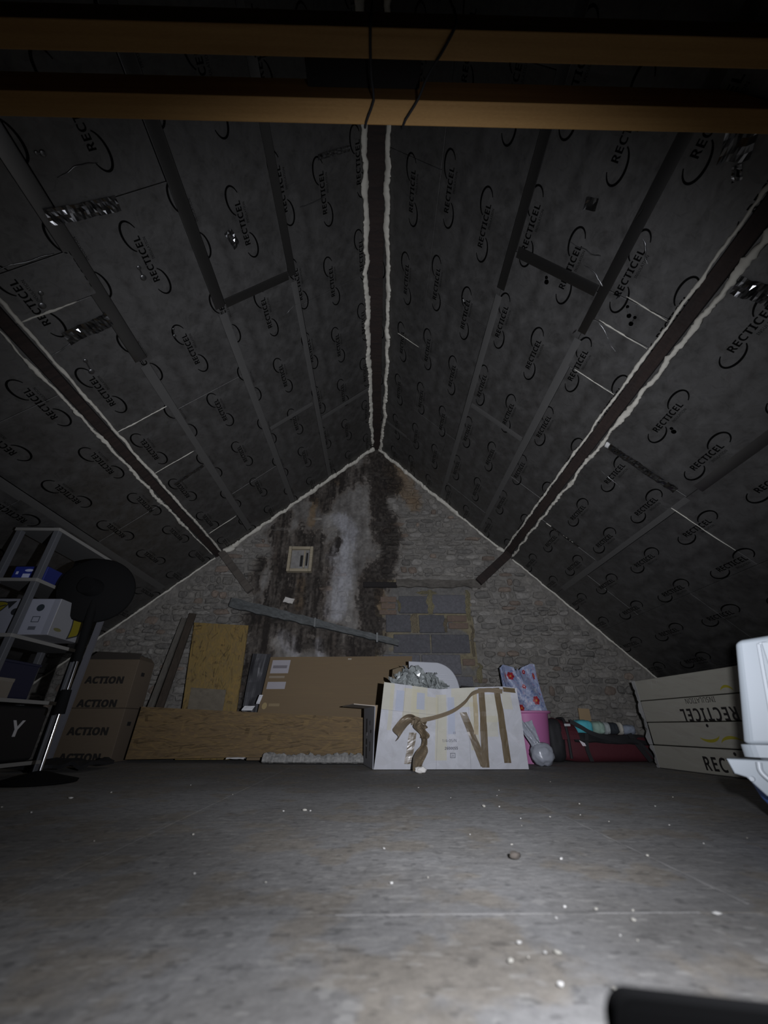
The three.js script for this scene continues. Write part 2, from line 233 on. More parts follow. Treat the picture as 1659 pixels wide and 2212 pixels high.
// patched opening: concrete blocks, a few bricks, smeared mortar
{
  const blockTex = grain(30, 30, 4, [0.075, 0.074, 0.074], [0.145, 0.143, 0.145]), brickTex = grain(20, 20, 4, [0.1, 0.078, 0.06], [0.165, 0.115, 0.085]);
  const bm = std([0.95, 0.95, 1], 0.95, { map: blockTex, bumpMap: dullBump, bumpScale: 0.004 }), bm2 = std([0.72, 0.72, 0.76], 0.95, { map: blockTex, bumpMap: dullBump, bumpScale: 0.004 }), br = std([1, 1, 1], 0.95, { map: brickTex, bumpMap: dullBump, bumpScale: 0.004 });
  for (const [x0, x1, y0, y1, k] of [[0.225, 0.53, 1.275, 1.455, 1], [0.575, 0.93, 1.275, 1.47, 0], [0.09, 0.345, 1.085, 1.258, 1], [0.43, 0.69, 1.08, 1.258, 1], [0.165, 0.53, 0.885, 1.062, 1], [0.545, 0.925, 0.885, 1.062, 1], [0.06, 0.42, 0.69, 0.868, 0], [0.44, 0.82, 0.69, 0.868, 0], [0.2, 0.57, 0.49, 0.67, 0], [0.59, 0.92, 0.49, 0.67, 0]])
    mesh('concrete_block', B(x1 - x0, y1 - y0, 0.05, (x0 + x1) / 2, (y0 + y1) / 2, ZW - 0.012 + rr(0, 0.006), 0.006, 0.5), k ? bm2 : bm, wall);
  for (const [x0, x1, y0, y1] of [[0.03, 0.2, 1.39, 1.45], [0.04, 0.19, 1.32, 1.38], [0.02, 0.2, 1.26, 1.31], [0.72, 0.92, 1.19, 1.255], [0.73, 0.93, 1.12, 1.18], [0.84, 0.96, 0.77, 0.83]]) mesh('brick', B(x1 - x0, y1 - y0, 0.045, (x0 + x1) / 2, (y0 + y1) / 2, ZW - 0.01, 0.006, 0.4), br, wall);
  const mort = std([0.2, 0.175, 0.1], 0.95, { bumpMap: dullBump, bumpScale: 0.01 }), mort2 = std([0.17, 0.14, 0.09], 0.95, { bumpMap: dullBump, bumpScale: 0.01 });
  const smear = (x, y, w, h, m) => mesh('mortar_smear', slab((u, v) => { const k = 0.55 + 0.9 * noise(v * h * 22 + x * 31, y * 7), e = 0.55 + 0.5 * Math.sin(Math.PI * clamp(v, 0.02, 0.98)); return [x + (u - 0.5) * w * k * e + 0.03 * (noise(v * 6, x * 5) - 0.5), y + (v - 0.5) * h, ZW + 0.018 + 0.008 * Math.sin(Math.PI * u) + 0.006 * noise(u * 3 + x * 9, v * h * 30)]; }, 4, 14, 0.004), m, wall);
  smear(0.552, 1.39, 0.055, 0.26, mort); smear(0.955, 1.36, 0.045, 0.32, mort); smear(0.385, 1.17, 0.07, 0.19, mort2); smear(0.52, 1.49, 0.2, 0.035, mort); smear(0.7, 1.15, 0.03, 0.14, mort2); smear(0.965, 1.0, 0.03, 0.3, mort2); smear(1.0, 0.7, 0.06, 0.18, mort); smear(0.22, 1.35, 0.03, 0.12, mort);
}
// the other walls close the loft behind the camera
const wallFront = structure('wall_front'); mesh('masonry', gable(ZB, 0.3), std([0.13, 0.12, 0.105], 0.95, { bumpMap: dullBump, bumpScale: 0.01 }), wallFront);

// ---------------------------------------------------------------- ceiling: foil-faced boards between the purlins
const foilTex = canvasTex(1024, 1080, (c, w, h) => {
  c.fillStyle = '#9a9a9a'; c.fillRect(0, 0, w, h); const q = rng(77);
  for (let i = 0; i < 900; i++) { c.fillStyle = `rgba(${q() < 0.5 ? '70,68,64' : '185,185,186'},${0.03 + q() * 0.05})`; c.beginPath(); c.ellipse(q() * w, q() * h, 4 + q() * 60, 2 + q() * 18, q() * 3, 0, 6.3); c.fill(); }
  c.fillStyle = c.strokeStyle = '#1b1b1b';
  const logo = (x, y) => {                              // word with two open loops, as printed on the facing
    c.save(); c.translate(x, y); c.font = 'bold 96px sans-serif'; c.textAlign = 'center'; c.textBaseline = 'middle'; c.save(); c.scale(0.98, 0.92); c.fillText('RECTICEL', 0, 0); c.restore();
    c.font = '34px sans-serif'; c.fillText('INSULATION', 90, 66);
    const arc = (s) => { c.save(); c.rotate(s > 0 ? 0 : Math.PI); for (let i = 0; i < 40; i++) { const t0 = i / 40, a = -2.75 + t0 * 3.9, b = a + 0.12; c.lineWidth = 5 + 15 * Math.sin(Math.PI * Math.min(1, 0.1 + t0 * 0.85)); c.beginPath(); c.ellipse(215, -34, 128, 74, -0.12, a, b); c.stroke(); } c.restore(); };
    arc(1); arc(-1); c.restore();
  };
  for (const dx of [-w, 0, w]) { logo(dx + w * 0.36, h * 0.25); logo(dx + w * 0.52, h * 0.75); }
}, true);
const foilRough = grayTex(512, 512, (u, v) => 0.45 + 0.3 * fbm(u * 9, v * 9, 4, 9, 9));
const foilBump = grayTex(512, 512, (u, v) => fbm(u * 6, v * 10, 4, 6, 10));
const foilMat = std([0.53, 0.52, 0.497], 0.95, { map: foilTex, metalness: 0.93, roughnessMap: foilRough, bumpMap: foilBump, bumpScale: 0.0015 });
const tapeMat = std([0.2, 0.197, 0.19], 0.32, { metalness: 1, bumpMap: foilBump, bumpScale: 0.0006 });
const farTapeMat = std([0.18, 0.177, 0.168], 0.7, { metalness: 0.92, bumpMap: foilBump, bumpScale: 0.001 });  // duller foil copy imitating how the far tape catches light
const crinkleMat = std([0.19, 0.19, 0.19], 0.24, { metalness: 1 }), creaseMat = std([0.18, 0.18, 0.177], 0.34, { metalness: 0.93 });
const foamMat = std([0.5, 0.48, 0.41], 0.9, { bumpMap: dullBump, bumpScale: 0.004 });
const foamPale = std([0.46, 0.455, 0.435], 0.85);
const ceiling = structure('ceiling');
{
  const zs = (...a) => [ZW - 0.02, ...a, ZB];
  const bands = {
    L: [[0.07, 0.76, zs(-2.95, -1.75, -0.55, 0.65)], [0.76, 1.31, zs(-2.7, -1.52, -0.3, 0.9)], [1.31, 1.89, zs(-3.2, -2.05, -0.87, 0.35)], [1.89, 2.285, zs(-3.54, -2.47, -1.99, -1.205, -1.0, 0.2)], [2.345, 2.93, zs(-2.8, -1.6, -0.4, 0.8)], [2.93, 3.52, zs(-3.3, -2.1, -0.9, 0.3)], [3.52, 4.1, zs(-2.7, -1.5, -0.3, 0.9)], [4.1, 5.3, zs(-2.8, -1.6, -0.4, 0.8)]],
    R: [[0.08, 0.55, zs(-3.38, -2.18, -0.98, 0.22)], [0.55, 1.13, zs(-2.9, -1.7, -0.5, 0.7)], [1.13, 1.71, zs(-3.59, -2.39, -1.19, 0.01)], [1.71, 2.085, zs(-2.84, -1.64, -1.32, -1.16, 0.04)], [2.155, 2.76, zs(-3.07, -1.99, -0.92, 0.28)], [2.76, 3.3, zs(-3.33, -2.13, -0.93, 0.27)], [3.3, 3.9, zs(-2.7, -1.5, -0.3, 0.9)], [3.9, 4.95, zs(-2.8, -1.6, -0.4, 0.8)]],
  };
  for (const side of ['L', 'R']) {
    for (const [s0, s1, z] of bands[side]) for (let i = 0; i + 1 < z.length; i++) mesh('insulation_panel', roofBox(side, s0 + 0.0012, s1 - 0.0012, z[i] + 0.0012, z[i + 1] - 0.0012, -0.08 + rr(-0.0012, 0.0012), rr(-0.001, 0.001), 0.002), foilMat, ceiling);
    mesh('roof_deck', roofBox(side, -0.1, side === 'L' ? 5.35 : 5.0, ZW - 0.3, ZB + 0.3, -0.2, -0.12, 0), std([0.05, 0.035, 0.025], 0.9), ceiling);
  }
  const T = (side, a, b, w = 0.075) => mesh('foil_tape', roofStrip(side, a, b, w, 0.0022, { seg: 4, step: 0.12 }), tapeMat, ceiling);
  const D = (side, a, b, w) => mesh('far_tape', roofStrip(side, a, b, w, 0.0022, { seg: 4, step: 0.12 }), farTapeMat, ceiling);   // rougher copy of the same tape, imitating its paler reflection toward the gable
  T('L', [1.31, -1.53], [1.31, 0.8], 0.08); T('L', [0.757, -1.53], [0.757, 0.8], 0.066); T('L', [1.89, -1.62], [1.89, 0.8], 0.085); T('L', [0.79, -1.52], [1.272, -1.52], 0.07);
  D('L', [1.31, -3.95], [1.31, -1.57], 0.07); D('L', [0.757, -3.95], [0.757, -1.57], 0.06); D('L', [1.89, -3.9], [1.89, -1.66], 0.07); D('L', [0.1, -2.95], [0.72, -2.95], 0.06); D('L', [0.8, -2.7], [1.27, -2.7], 0.06); D('L', [2.93, -3.9], [2.93, -1.2], 0.07);
  T('R', [1.715, -1.42], [1.715, 0.8], 0.07); T('R', [1.132, -1.42], [1.132, 0.8], 0.066); T('R', [1.17, -1.19], [1.68, -1.19], 0.07); T('R', [2.76, -1.9], [2.76, 0.5], 0.07);
  D('R', [1.715, -3.9], [1.715, -1.46], 0.065); D('R', [1.132, -3.9], [1.132, -1.46], 0.06); D('R', [2.76, -3.8], [2.76, -2.0], 0.07); D('R', [1.165, -2.39], [1.68, -2.39], 0.06); D('R', [0.12, -3.38], [0.5, -3.38], 0.06);
  // foam beads: both sides of the ridge, both sides of each purlin, along the gable
  const F = (name, ...a) => mesh(name, roofStrip(...a), foamMat, ceiling);
  const wob = (pts) => (t) => { const x = t * (pts.length - 1), i = Math.min(pts.length - 2, Math.floor(x)); return lerp(pts[i], pts[i + 1], x - i); };
  F('foam_bead', 'L', [0.1, -3.98], [0.1, 1.6], 0.05, 0.022, { wild: 0.65, step: 0.008, seed: 5, path: wob([0.052, 0.02, 0.006, 0, 0, 0, 0, 0, 0]) });
  F('foam_bead', 'R', [0.14, -3.98], [0.14, 1.6], 0.046, 0.022, { wild: 0.7, step: 0.008, seed: 31, path: wob([0.045, -0.01, -0.02, -0.01, 0.02, 0.05, 0.05, 0.05, 0.05]) });
  F('foam_bead', 'L', [2.268, -3.98], [2.268, 1.2], 0.02, 0.012, { wild: 0.6, step: 0.01, seed: 9 });
  F('foam_bead', 'L', [2.362, -3.9], [2.362, 1.2], 0.016, 0.012, { wild: 0.9, step: 0.01, seed: 14, scale: (t) => t > 0.12 && t < 0.5 ? 1.35 : 0.7 });
  F('foam_bead', 'R', [2.072, -3.98], [2.072, 1.2], 0.018, 0.012, { wild: 0.7, step: 0.0085, seed: 19 });
  F('foam_bead', 'R', [2.176, -3.98], [2.176, 1.2], 0.032, 0.018, { wild: 0.8, step: 0.009, seed: 23, scale: (t) => 0.6 + 0.7 * t });
  const G = (side, s0, s1, w, h, wild, seed) => mesh('foam_bead', roofStrip(side, [s0, -3.985], [s1, -3.985], w, h, { wild, step: 0.008, seed }), foamMat, ceiling);
  G('L', 0.05, 1.2, 0.07, 0.034, 0.75, 41); G('L', 1.2, 2.26, 0.058, 0.03, 0.85, 42); G('L', 2.36, 4.4, 0.026, 0.015, 0.8, 43);
  G('R', 0.06, 1.3, 0.06, 0.034, 0.75, 44); G('R', 1.3, 2.06, 0.03, 0.02, 0.9, 45); G('R', 2.2, 4.6, 0.024, 0.014, 0.8, 46);
  mesh('foam_lump', roofStrip('L', [2.14, -3.95], [2.26, -3.95], 0.075, 0.05, { wild: 0.9, taper: 1, seed: 3 }), foamMat, ceiling); mesh('foam_lump', roofStrip('R', [2.0, -3.96], [2.08, -3.96], 0.06, 0.04, { wild: 0.9, taper: 1, seed: 4 }), foamMat, ceiling); mesh('foam_lump', roofStrip('R', [1.2, -3.97], [1.42, -3.97], 0.07, 0.035, { wild: 0.6, taper: 1, seed: 8 }), foamMat, ceiling);
  mesh('foam_lump', roofStrip('R', [2.2, -1.99], [2.225, -1.985], 0.035, 0.02, { wild: 0.5, seed: 12 }), foamPale, ceiling);
  // thin lines of foam squeezed through the board joints, and raised creases of the facing
  for (const [side, a, b, w, fold] of [['L', [1.915, -1.99], [2.262, -1.992], 0.011], ['L', [2.0, -1.205], [2.262, -1.203], 0.012], ['L', [1.93, -2.47], [2.262, -2.47], 0.007], ['L', [1.935, -3.545], [2.24, -3.54], 0.011], ['L', [1.96, -0.99], [2.2, -0.985], 0.01, 1], ['L', [2.05, -1.36], [2.26, -1.4], 0.006, 1], ['L', [0.75, -1.73], [0.9, -1.76], 0.006, 1], ['L', [0.42, -1.16], [0.62, -1.165], 0.006, 1], ['L', [1.6, -0.74], [1.78, -0.75], 0.008, 1],
    ['R', [1.83, -1.15], [2.06, -1.17], 0.008], ['R', [1.765, -1.31], [2.06, -1.33], 0.008], ['R', [1.77, -1.33], [1.93, -1.42], 0.007, 1], ['R', [1.78, -1.635], [2.06, -1.65], 0.007], ['R', [2.757, -2.132], [3.17, -2.134], 0.005], ['R', [1.755, -0.91], [1.84, -0.99], 0.009, 1], ['R', [2.23, -3.075], [2.55, -3.06], 0.005], ['R', [0.28, -2.182], [0.53, -2.182], 0.006], ['R', [1.44, -1.04], [1.62, -1.04], 0.008, 1], ['R', [1.56, -1.1], [1.7, -1.15], 0.008, 1], ['R', [2.29, -2.2], [2.45, -2.22], 0.006, 1], ['R', [1.0, -3.3], [1.0, -2.85], 0.008, 1]])
    mesh(fold ? 'foil_crease' : 'foam_seam', roofStrip(side, a, b, w * 0.75, fold ? 0.004 : 0.005, { wild: 1.0, step: 0.008, taper: 1, path: fold ? (t) => 0.02 * (noise(t * 4, a[0] * 9) - 0.5) : undefined }), fold ? creaseMat : foamMat, ceiling);
  // creased pieces of foil tape
  const crinkle = (side, a, b, w, amp, sd) => {
    const d = [b[0] - a[0], b[1] - a[1]], L = Math.hypot(...d), q = [-d[1] / L, d[0] / L], n = Math.max(6, Math.round(L / 0.011));
    const g = slab((u, v) => { const h = amp * (0.4 + 1.7 * Math.abs(noise(v * L * 75 + sd, u * 2.2) - 0.5) * 2 + 0.9 * noise(v * L * 30, u * 5 + sd)), e = 0.1 * (noise(v * 5 + sd, 3) - 0.5); return RP(side, a[0] + d[0] * v + q[0] * w * (u - 0.5 + e), a[1] + d[1] * v + q[1] * w * (u - 0.5 + e), h).toArray(); }, 4, n, 0.0006);
    mesh('foil_tape', g, crinkleMat, ceiling);
  };
  crinkle('L', [1.9, -0.868], [1.6, -0.89], 0.06, 0.006, 3); crinkle('L', [2.15, -1.345], [1.915, -1.335], 0.07, 0.006, 8); crinkle('L', [0.45, -0.965], [0.21, -0.972], 0.028, 0.004, 12); crinkle('L', [2.2, -2.68], [1.93, -2.66], 0.03, 0.004, 15); crinkle('L', [1.12, -1.15], [1.09, -1.24], 0.05, 0.005, 17);
  crinkle('R', [1.86, -0.57], [1.95, -0.535], 0.09, 0.008, 21); crinkle('R', [1.94, -0.6], [1.97, -0.64], 0.03, 0.005, 24); crinkle('R', [2.2, -0.93], [2.4, -0.915], 0.07, 0.007, 26); crinkle('R', [2.22, -1.985], [2.69, -1.992], 0.05, 0.004, 33); crinkle('R', [1.44, -0.87], [1.5, -0.86], 0.05, 0.003, 37); crinkle('R', [2.28, -3.07], [2.56, -3.06], 0.03, 0.003, 39);
  // dimples pushed up in the facing around the fixings
  const drip = (side, s, z, ds, dz, r = 0.016) => { const { S, N } = FR[side]; const sp = (ss, zz, k) => { const g = new THREE.SphereGeometry(1, 12, 8); g.applyMatrix4(new THREE.Matrix4().makeBasis(S.clone().multiplyScalar(k), N.clone().multiplyScalar(k * 0.3), V(0, 0, k)).setPosition(RP(side, ss, zz, 0.001))); return g; }; const neck = roofStrip(side, [s, z], [s + ds, z + dz], r * 0.5, 0.004, { step: 0.01 }); mesh('foil_dimple', [sp(s, z, r * 0.7), sp(s + ds, z + dz, r), neck], creaseMat, ceiling); };
  for (const a of [['L', 1.65, -1.165, 0.004, -0.05], ['L', 2.142, -1.49, 0.011, -0.068], ['L', 2.11, -1.12, 0.03, -0.05], ['L', 1.8, -0.672, -0.02, -0.005, 0.012], ['L', 1.636, -1.53, 0.012, -0.04, 0.01], ['R', 1.86, -1.19, 0.03, -0.035, 0.012], ['R', 1.92, -1.22, 0.0, -0.035, 0.012], ['R', 1.39, -1.24, 0.01, -0.02, 0.014], ['R', 0.87, -1.6, 0.02, -0.02, 0.008], ['R', 2.42, -1.65, 0.02, -0.01, 0.014]]) drip(...a);
  for (const [s, z, e] of [[1.69, -0.83, 0.06], [1.79, -1.165, 0.03], [1.668, -1.43, 0.03]]) mesh('foil_crease', roofStrip('R', [s, z - e / 2], [s + 0.01, z + e / 2], 0.012, 0.008, { taper: 1 }), crinkleMat, ceiling);
}
// ---------------------------------------------------------------- timbers
const darkWood = grain(4, 40, 2, [0.007, 0.0045, 0.0035], [0.026, 0.014, 0.0095]), pine = grain(4, 46, 2, [0.36, 0.19, 0.055], [0.56, 0.33, 0.115]);
const darkWoodMat = std([1, 1, 1], 0.82, { map: darkWood, bumpMap: dullBump, bumpScale: 0.003 }), pineMat = std([1, 1, 1], 0.7, { map: pine });
const ridge = mesh('ridge_beam', B(0.17, 0.2, ZB - ZW + 0.1, AX + 0.012, 3.403 + 0.1, (ZB + ZW) / 2 - 0.05, 0.004, 0.6), darkWoodMat); tag(ridge, 'dark brown ridge beam running along the peak of the roof between foam beads', 'beam');
for (const [side, s0, s1, label] of [['L', 2.285, 2.345, 'dark brown purlin set into the left roof slope above the shelving'], ['R', 2.085, 2.155, 'dark brown purlin set into the right roof slope above the insulation packs']]) {
  const g = roofBox(side, s0 + 0.001, s1 - 0.001, ZW - 0.01, ZB, -0.118, 0.004, 0.003); boxUV(g, 0.5); tag(mesh('purlin', g, darkWoodMat), label, 'beam');
}
const tieHalf = (y) => [xL(y) + 0.02, xR(y) - 0.02];
for (const [z, label] of [[-0.465, 'pale pine tie beam across the top of the picture, the one farther from the camera'], [-0.32, 'dim pine tie beam across the top of the picture, the one nearer the camera']]) {
  const [a0, b0] = tieHalf(2.0), [a1, b1] = tieHalf(2.18), sh = new THREE.Shape([[a0, 2.0], [b0, 2.0], [b1, 2.18], [a1, 2.18]].map((p) => new THREE.Vector2(...p)));
  const g = boxUV(new THREE.ExtrudeGeometry(sh, { depth: 0.056, bevelEnabled: true, bevelSize: 0.002, bevelThickness: 0.002, bevelSegments: 1 }).translate(0, 0, z - 0.028), 0.5); const uv = g.attributes.uv; for (let i = 0; i < uv.count; i++) uv.setXY(i, uv.getX(i) * 0.3, uv.getY(i));
  const o = mesh('tie_beam', g, pineMat); tag(o, label, 'beam');
}
tag(mesh('black_block', B(0.37, 0.07, 0.083, -0.06, 2.13, -0.3925, 0.004, 0.3), std([0.01, 0.009, 0.008], 0.95)), 'black block filling the gap between the two pine tie beams', 'wood block');  // near-black block filling the gap between the tie beams
const cordMat = std([0.02, 0.02, 0.022], 0.7);
tag(mesh('cord', tube([[-0.033, 2.3, -0.277], [-0.033, 2.05, -0.278], [-0.034, 1.995, -0.283], [-0.034, 1.99, -0.347], [-0.03, 1.988, -0.40], [-0.024, 1.99, -0.43], [-0.05, 1.992, -0.485], [-0.055, 2.01, -0.505], [-0.05, 2.3, -0.505]], 0.004), cordMat), 'thin black cord slung under the tie beams just left of the ridge line', 'cord');
tag(mesh('cord', tube([[0.215, 2.3, -0.277], [0.215, 2.05, -0.278], [0.21, 1.995, -0.283], [0.182, 1.99, -0.325], [0.14, 1.988, -0.38], [0.116, 1.99, -0.43], [0.075, 1.992, -0.485], [0.07, 2.01, -0.505], [0.08, 2.3, -0.505]], 0.004), cordMat), 'thin black cord slung under the tie beams to the right of the ridge line', 'cord');
tag(mesh('timber_strut', bar([-1.72, 1.93, -3.955], [-1.33, 1.49, -3.955], 0.075, 0.05, V(0, 0, 1)), std([0.75, 0.72, 0.7], 0.9, { map: grain(6, 40, 2, [0.06, 0.053, 0.045], [0.15, 0.135, 0.115]) })), 'grey-brown timber strut on the stone wall below the end of the left purlin', 'strut');
tag(mesh('timber_strut', bar([1.46, 1.93, -3.95], [1.08, 1.6, -3.95], 0.085, 0.06, V(0, 0, 1)), darkWoodMat), 'dark timber strut on the stone wall below the end of the right purlin', 'strut');
{
  const o = thing('lintel', 'long dark timber lintel let into the stone wall above the concrete blocks', 'lintel', [0, 0, ZW]);
  mesh('dark_gap', B(0.36, 0.055, 0.07, 0.03, 1.575, 0.0, 0.006, 0.4), std([0.012, 0.01, 0.009], 0.9), o); mesh('plank', slab((u, v) => [lerp(0.2, 1.16, u), 1.59 + (v - 0.5) * 0.085 * (0.7 + 0.5 * noise(u * 13, 3)) + 0.012 * (noise(u * 9, 8) - 0.5), 0.012 + 0.02 * noise(u * 18, v * 2)], 30, 4, 0.03), std([0.8, 0.8, 0.8], 0.9, { map: grain(30, 6, 2, [0.055, 0.048, 0.04], [0.17, 0.155, 0.13]) }), o);  // near-black bar stands in for the shaded gap at the lintel's left end
}
{
  const wood = std([1, 1, 1], 0.8, { map: grain(4, 40, 2, [0.2, 0.165, 0.105], [0.4, 0.35, 0.25]) }), o = thing('vent_frame', 'small weathered wooden vent frame on the black-stained part of the wall', 'vent', [-0.85, 1.71, ZW]);
  for (const s of [-1, 1]) mesh('upright', B(0.032, 0.29, 0.06, s * 0.118, 0.145, 0.03, 0.003, 0.3), wood, o); for (const y of [0.016, 0.274]) mesh('rail', B(0.2, 0.032, 0.055, 0, y, 0.03, 0.003, 0.3), wood, o);
  mesh('back_panel', B(0.205, 0.23, 0.014, 0, 0.145, 0.014, 0.002, 0.4), std([0.85, 0.85, 0.85], 0.9, { map: grain(12, 12, 4, [0.15, 0.145, 0.135], [0.34, 0.33, 0.31]) }), o);
  const slot = std([0.012, 0.011, 0.01], 0.9); mesh('slot', B(0.028, 0.13, 0.006, 0.012, 0.13, 0.0235, 0.002), slot, o); mesh('slot', B(0.02, 0.15, 0.006, 0.07, 0.15, 0.0235, 0.002), slot, o); mesh('slat', B(0.016, 0.2, 0.02, 0.044, 0.145, 0.03, 0.002, 0.3), wood, o);
}
{
  const g = slab((u, v) => { const w = lerp(0.098, 0.048, v) * (0.86 + 0.28 * noise(v * 30, 6)), k = 0.012 * (noise(v * 24, u * 3) - 0.5); return [lerp(-1.5, 0.215, v) + 0.18 * (u - 0.5) * w, lerp(1.36, 0.965, v) + (u - 0.5) * w, -3.93 + k]; }, 3, 30, 0.055);
  const o = thing('rail', 'grey weathered rail slanting across the stained wall above the flat cardboard', 'rail');
  mesh('board', g, std([1, 1, 1], 0.75, { map: grain(8, 60, 2, [0.028, 0.03, 0.029], [0.12, 0.128, 0.124]) }), o); const clip = std([0.13, 0.135, 0.13], 0.6);
  for (const [x, y] of [[-0.62, 1.157], [0.0, 1.014]]) mesh('bracket', B(0.02, 0.09, 0.075, x, y, -3.925, 0.003).translate(0, 0, 0), clip, o);
}
tag(mesh('plaster_chip', slab((u, v) => [-0.93 + 0.1 * (u - 0.5) + 0.02 * v, 1.405 + 0.05 * (v - 0.5) - 0.02 * u + 0.012 * noise(u * 4, v * 4), -3.975 + 0.008 * noise(u * 5, v * 5 + 3)], 5, 4, 0.008), std([0.5, 0.48, 0.44], 0.9)), 'white plaster chip stuck on the stained wall below the vent frame', 'chip');

// ---------------------------------------------------------------- boards and cardboard against the wall
const osbTex = (a, b, c) => canvasTex(1024, 1024, (x, w, h) => { x.fillStyle = b; x.fillRect(0, 0, w, h); const q = rng(5), p = [a, b, c, '#4d3d22']; for (let i = 0; i < 2600; i++) { x.save(); x.translate(q() * w, q() * h); x.rotate(q() * 3.14); x.globalAlpha = 0.2 + q() * 0.45; x.fillStyle = p[Math.min(3, Math.floor(q() * 3.25))]; x.fillRect(-30 - q() * 40, -8, 60 + q() * 80, 6 + q() * 16); x.restore(); } }, true);
const osbY = std([0.6, 0.6, 0.58], 0.8, { map: osbTex('#a8894c', '#988049', '#8d7850') }), osbB = std([0.58, 0.57, 0.55], 0.8, { map: osbTex('#9a8052', '#87704d', '#796549') }), greyWood = std([0.6, 0.6, 0.6], 0.9, { map: grain(4, 30, 2, [0.1, 0.09, 0.075], [0.22, 0.2, 0.165]) });
const quad = (a, b, c, d, t, nu = 10, nv = 10, f = () => 0) => slab((u, v) => { const p = V(...a).lerp(V(...b), u), q = V(...d).lerp(V(...c), u); p.lerp(q, v); p.z += f(u, v); return p.toArray(); }, nu, nv, t);  // corners: bottom left, bottom right, top right, top left
{
  const o = thing('osb_board', 'yellow chipboard sheet leaning upright on the stone wall behind the long low board', 'board');
  mesh('panel', quad([-1.66, 0.01, -3.815], [-1.21, 0.01, -3.815], [-1.28, 1.128, -3.93], [-1.82, 1.155, -3.93], 0.018), osbY, o);
  mesh('dusty_strip', quad([-1.63, 0.06, -3.805], [-1.34, 0.06, -3.805], [-1.36, 0.54, -3.855], [-1.68, 0.56, -3.857], 0.004), std([0.62, 0.6, 0.55], 0.9, { map: grain(10, 20, 2, [0.16, 0.14, 0.11], [0.28, 0.25, 0.2]) }), o);
}
tag(mesh('wood_plank', quad([-1.965, 0.016, -3.80], [-1.90, 0.016, -3.80], [-1.825, 1.24, -3.93], [-1.89, 1.25, -3.93], 0.02), std([0.5, 0.45, 0.4], 0.9, { map: grain(4, 30, 2, [0.05, 0.04, 0.03], [0.12, 0.1, 0.08]) })), 'dark narrow plank leaning on the wall just left of the yellow chipboard', 'plank');
tag(mesh('wood_plank', quad([-2.045, 0.016, -3.80], [-1.99, 0.016, -3.80], [-1.91, 1.2, -3.93], [-1.955, 1.2, -3.93], 0.02), greyWood), 'grey plank leaning on the wall beside the stacked cartons', 'plank');
tag(mesh('osb_board', quad([-2.0, 0.02, -3.69], [-0.07, 0.055, -3.56], [-0.065, 0.312, -3.575], [-2.0, 0.398, -3.72], 0.018, 24, 6), osbB), 'long low brown chipboard standing on its edge along the foot of the wall', 'board');
{
  const cardTex = canvasTex(1024, 512, (c, w, h) => {
    c.fillStyle = '#857154'; c.fillRect(0, 0, w, h); const q = rng(8); for (let i = 0; i < 500; i++) { c.fillStyle = `rgba(${q() < 0.5 ? '120,92,60' : '165,135,95'},0.08)`; c.fillRect(q() * w, q() * h, 40 + q() * 160, 1 + q() * 3); }
    c.fillStyle = '#bdb9bd'; c.fillRect(22, 18, 128, 74); c.fillRect(22, 138, 128, 38); c.fillStyle = '#8a8488'; c.fillRect(34, 48, 100, 16); c.fillStyle = 'rgba(190,180,165,0.55)'; c.fillRect(22, 106, 110, 12);
    c.fillStyle = '#b7a271'; c.beginPath(); c.arc(36, 262, 17, 0, 7); c.fill(); c.beginPath(); c.arc(40, 412, 17, 0, 7); c.fill(); c.fillStyle = 'rgba(190,170,130,0.5)'; c.fillRect(64, 250, 74, 14); c.fillRect(30, 320, 84, 24); c.fillRect(66, 400, 60, 20); c.fillStyle = 'rgba(230,225,210,0.6)'; c.fillRect(560, 10, 26, 8);
  });
  tag(mesh('flat_carton', quad([-1.05, 0.01, -3.74], [0.22, 0.01, -3.74], [0.335, 0.832, -3.87], [-1.0, 0.82, -3.87], 0.03, 12, 8, (u, v) => 0.004 * Math.sin(u * 9)), std([0.6, 0.6, 0.6], 0.85, { map: cardTex })), 'large flat brown carton with white labels leaning behind the low chipboard', 'cardboard');
}
const dustTex = grain(60, 12, 2, [0.1, 0.1, 0.095], [0.38, 0.37, 0.34]);
tag(mesh('rubble_strip', slab((u, v) => [lerp(-0.87, -0.09, u), 0.012 + 0.045 * Math.sin(Math.PI * v) * (0.6 + 0.8 * noise(u * 40, v * 3)), lerp(-3.60, -3.53, v) + 0.06 * (u - 0.5) + 0.05 + 0.01 * noise(u * 60, 4)], 70, 5, 0.02), std([1, 1, 1], 0.95, { map: dustTex })), 'strip of pale grey rubble and dust along the foot of the low chipboard', 'rubble');
tag(mesh('paper_scrap', slab((u, v) => [-1.17 + 0.14 * u, 0.03 + 0.01 * noise(u * 4, v * 3), -3.58 - 0.05 * v], 5, 3, 0.004), std([0.6, 0.59, 0.57], 0.9)), 'white paper scrap on the floor in front of the low chipboard', 'paper');
tag(mesh('plastic_sheet', slab((u, v) => [lerp(-1.2, -1.03, u) + 0.02 * noise(v * 6, 2), lerp(0.02, 0.86, v), -3.85 - 0.08 * v + 0.04 * noise(u * 4, v * 7)], 12, 20, 0.003), std([0.035, 0.035, 0.038], 0.5)), 'crumpled black plastic sheet in the gap between chipboard and flat carton', 'plastic sheet');
tag(mesh('paper_scrap', slab((u, v) => [-1.15 + 0.09 * u + 0.02 * v, 0.37 + 0.035 * v, -3.71 - 0.01 * v + 0.01 * noise(u * 4, v * 4)], 5, 3, 0.003), std([0.55, 0.55, 0.55], 0.9)), 'white scrap tucked behind the top edge of the low chipboard', 'paper');
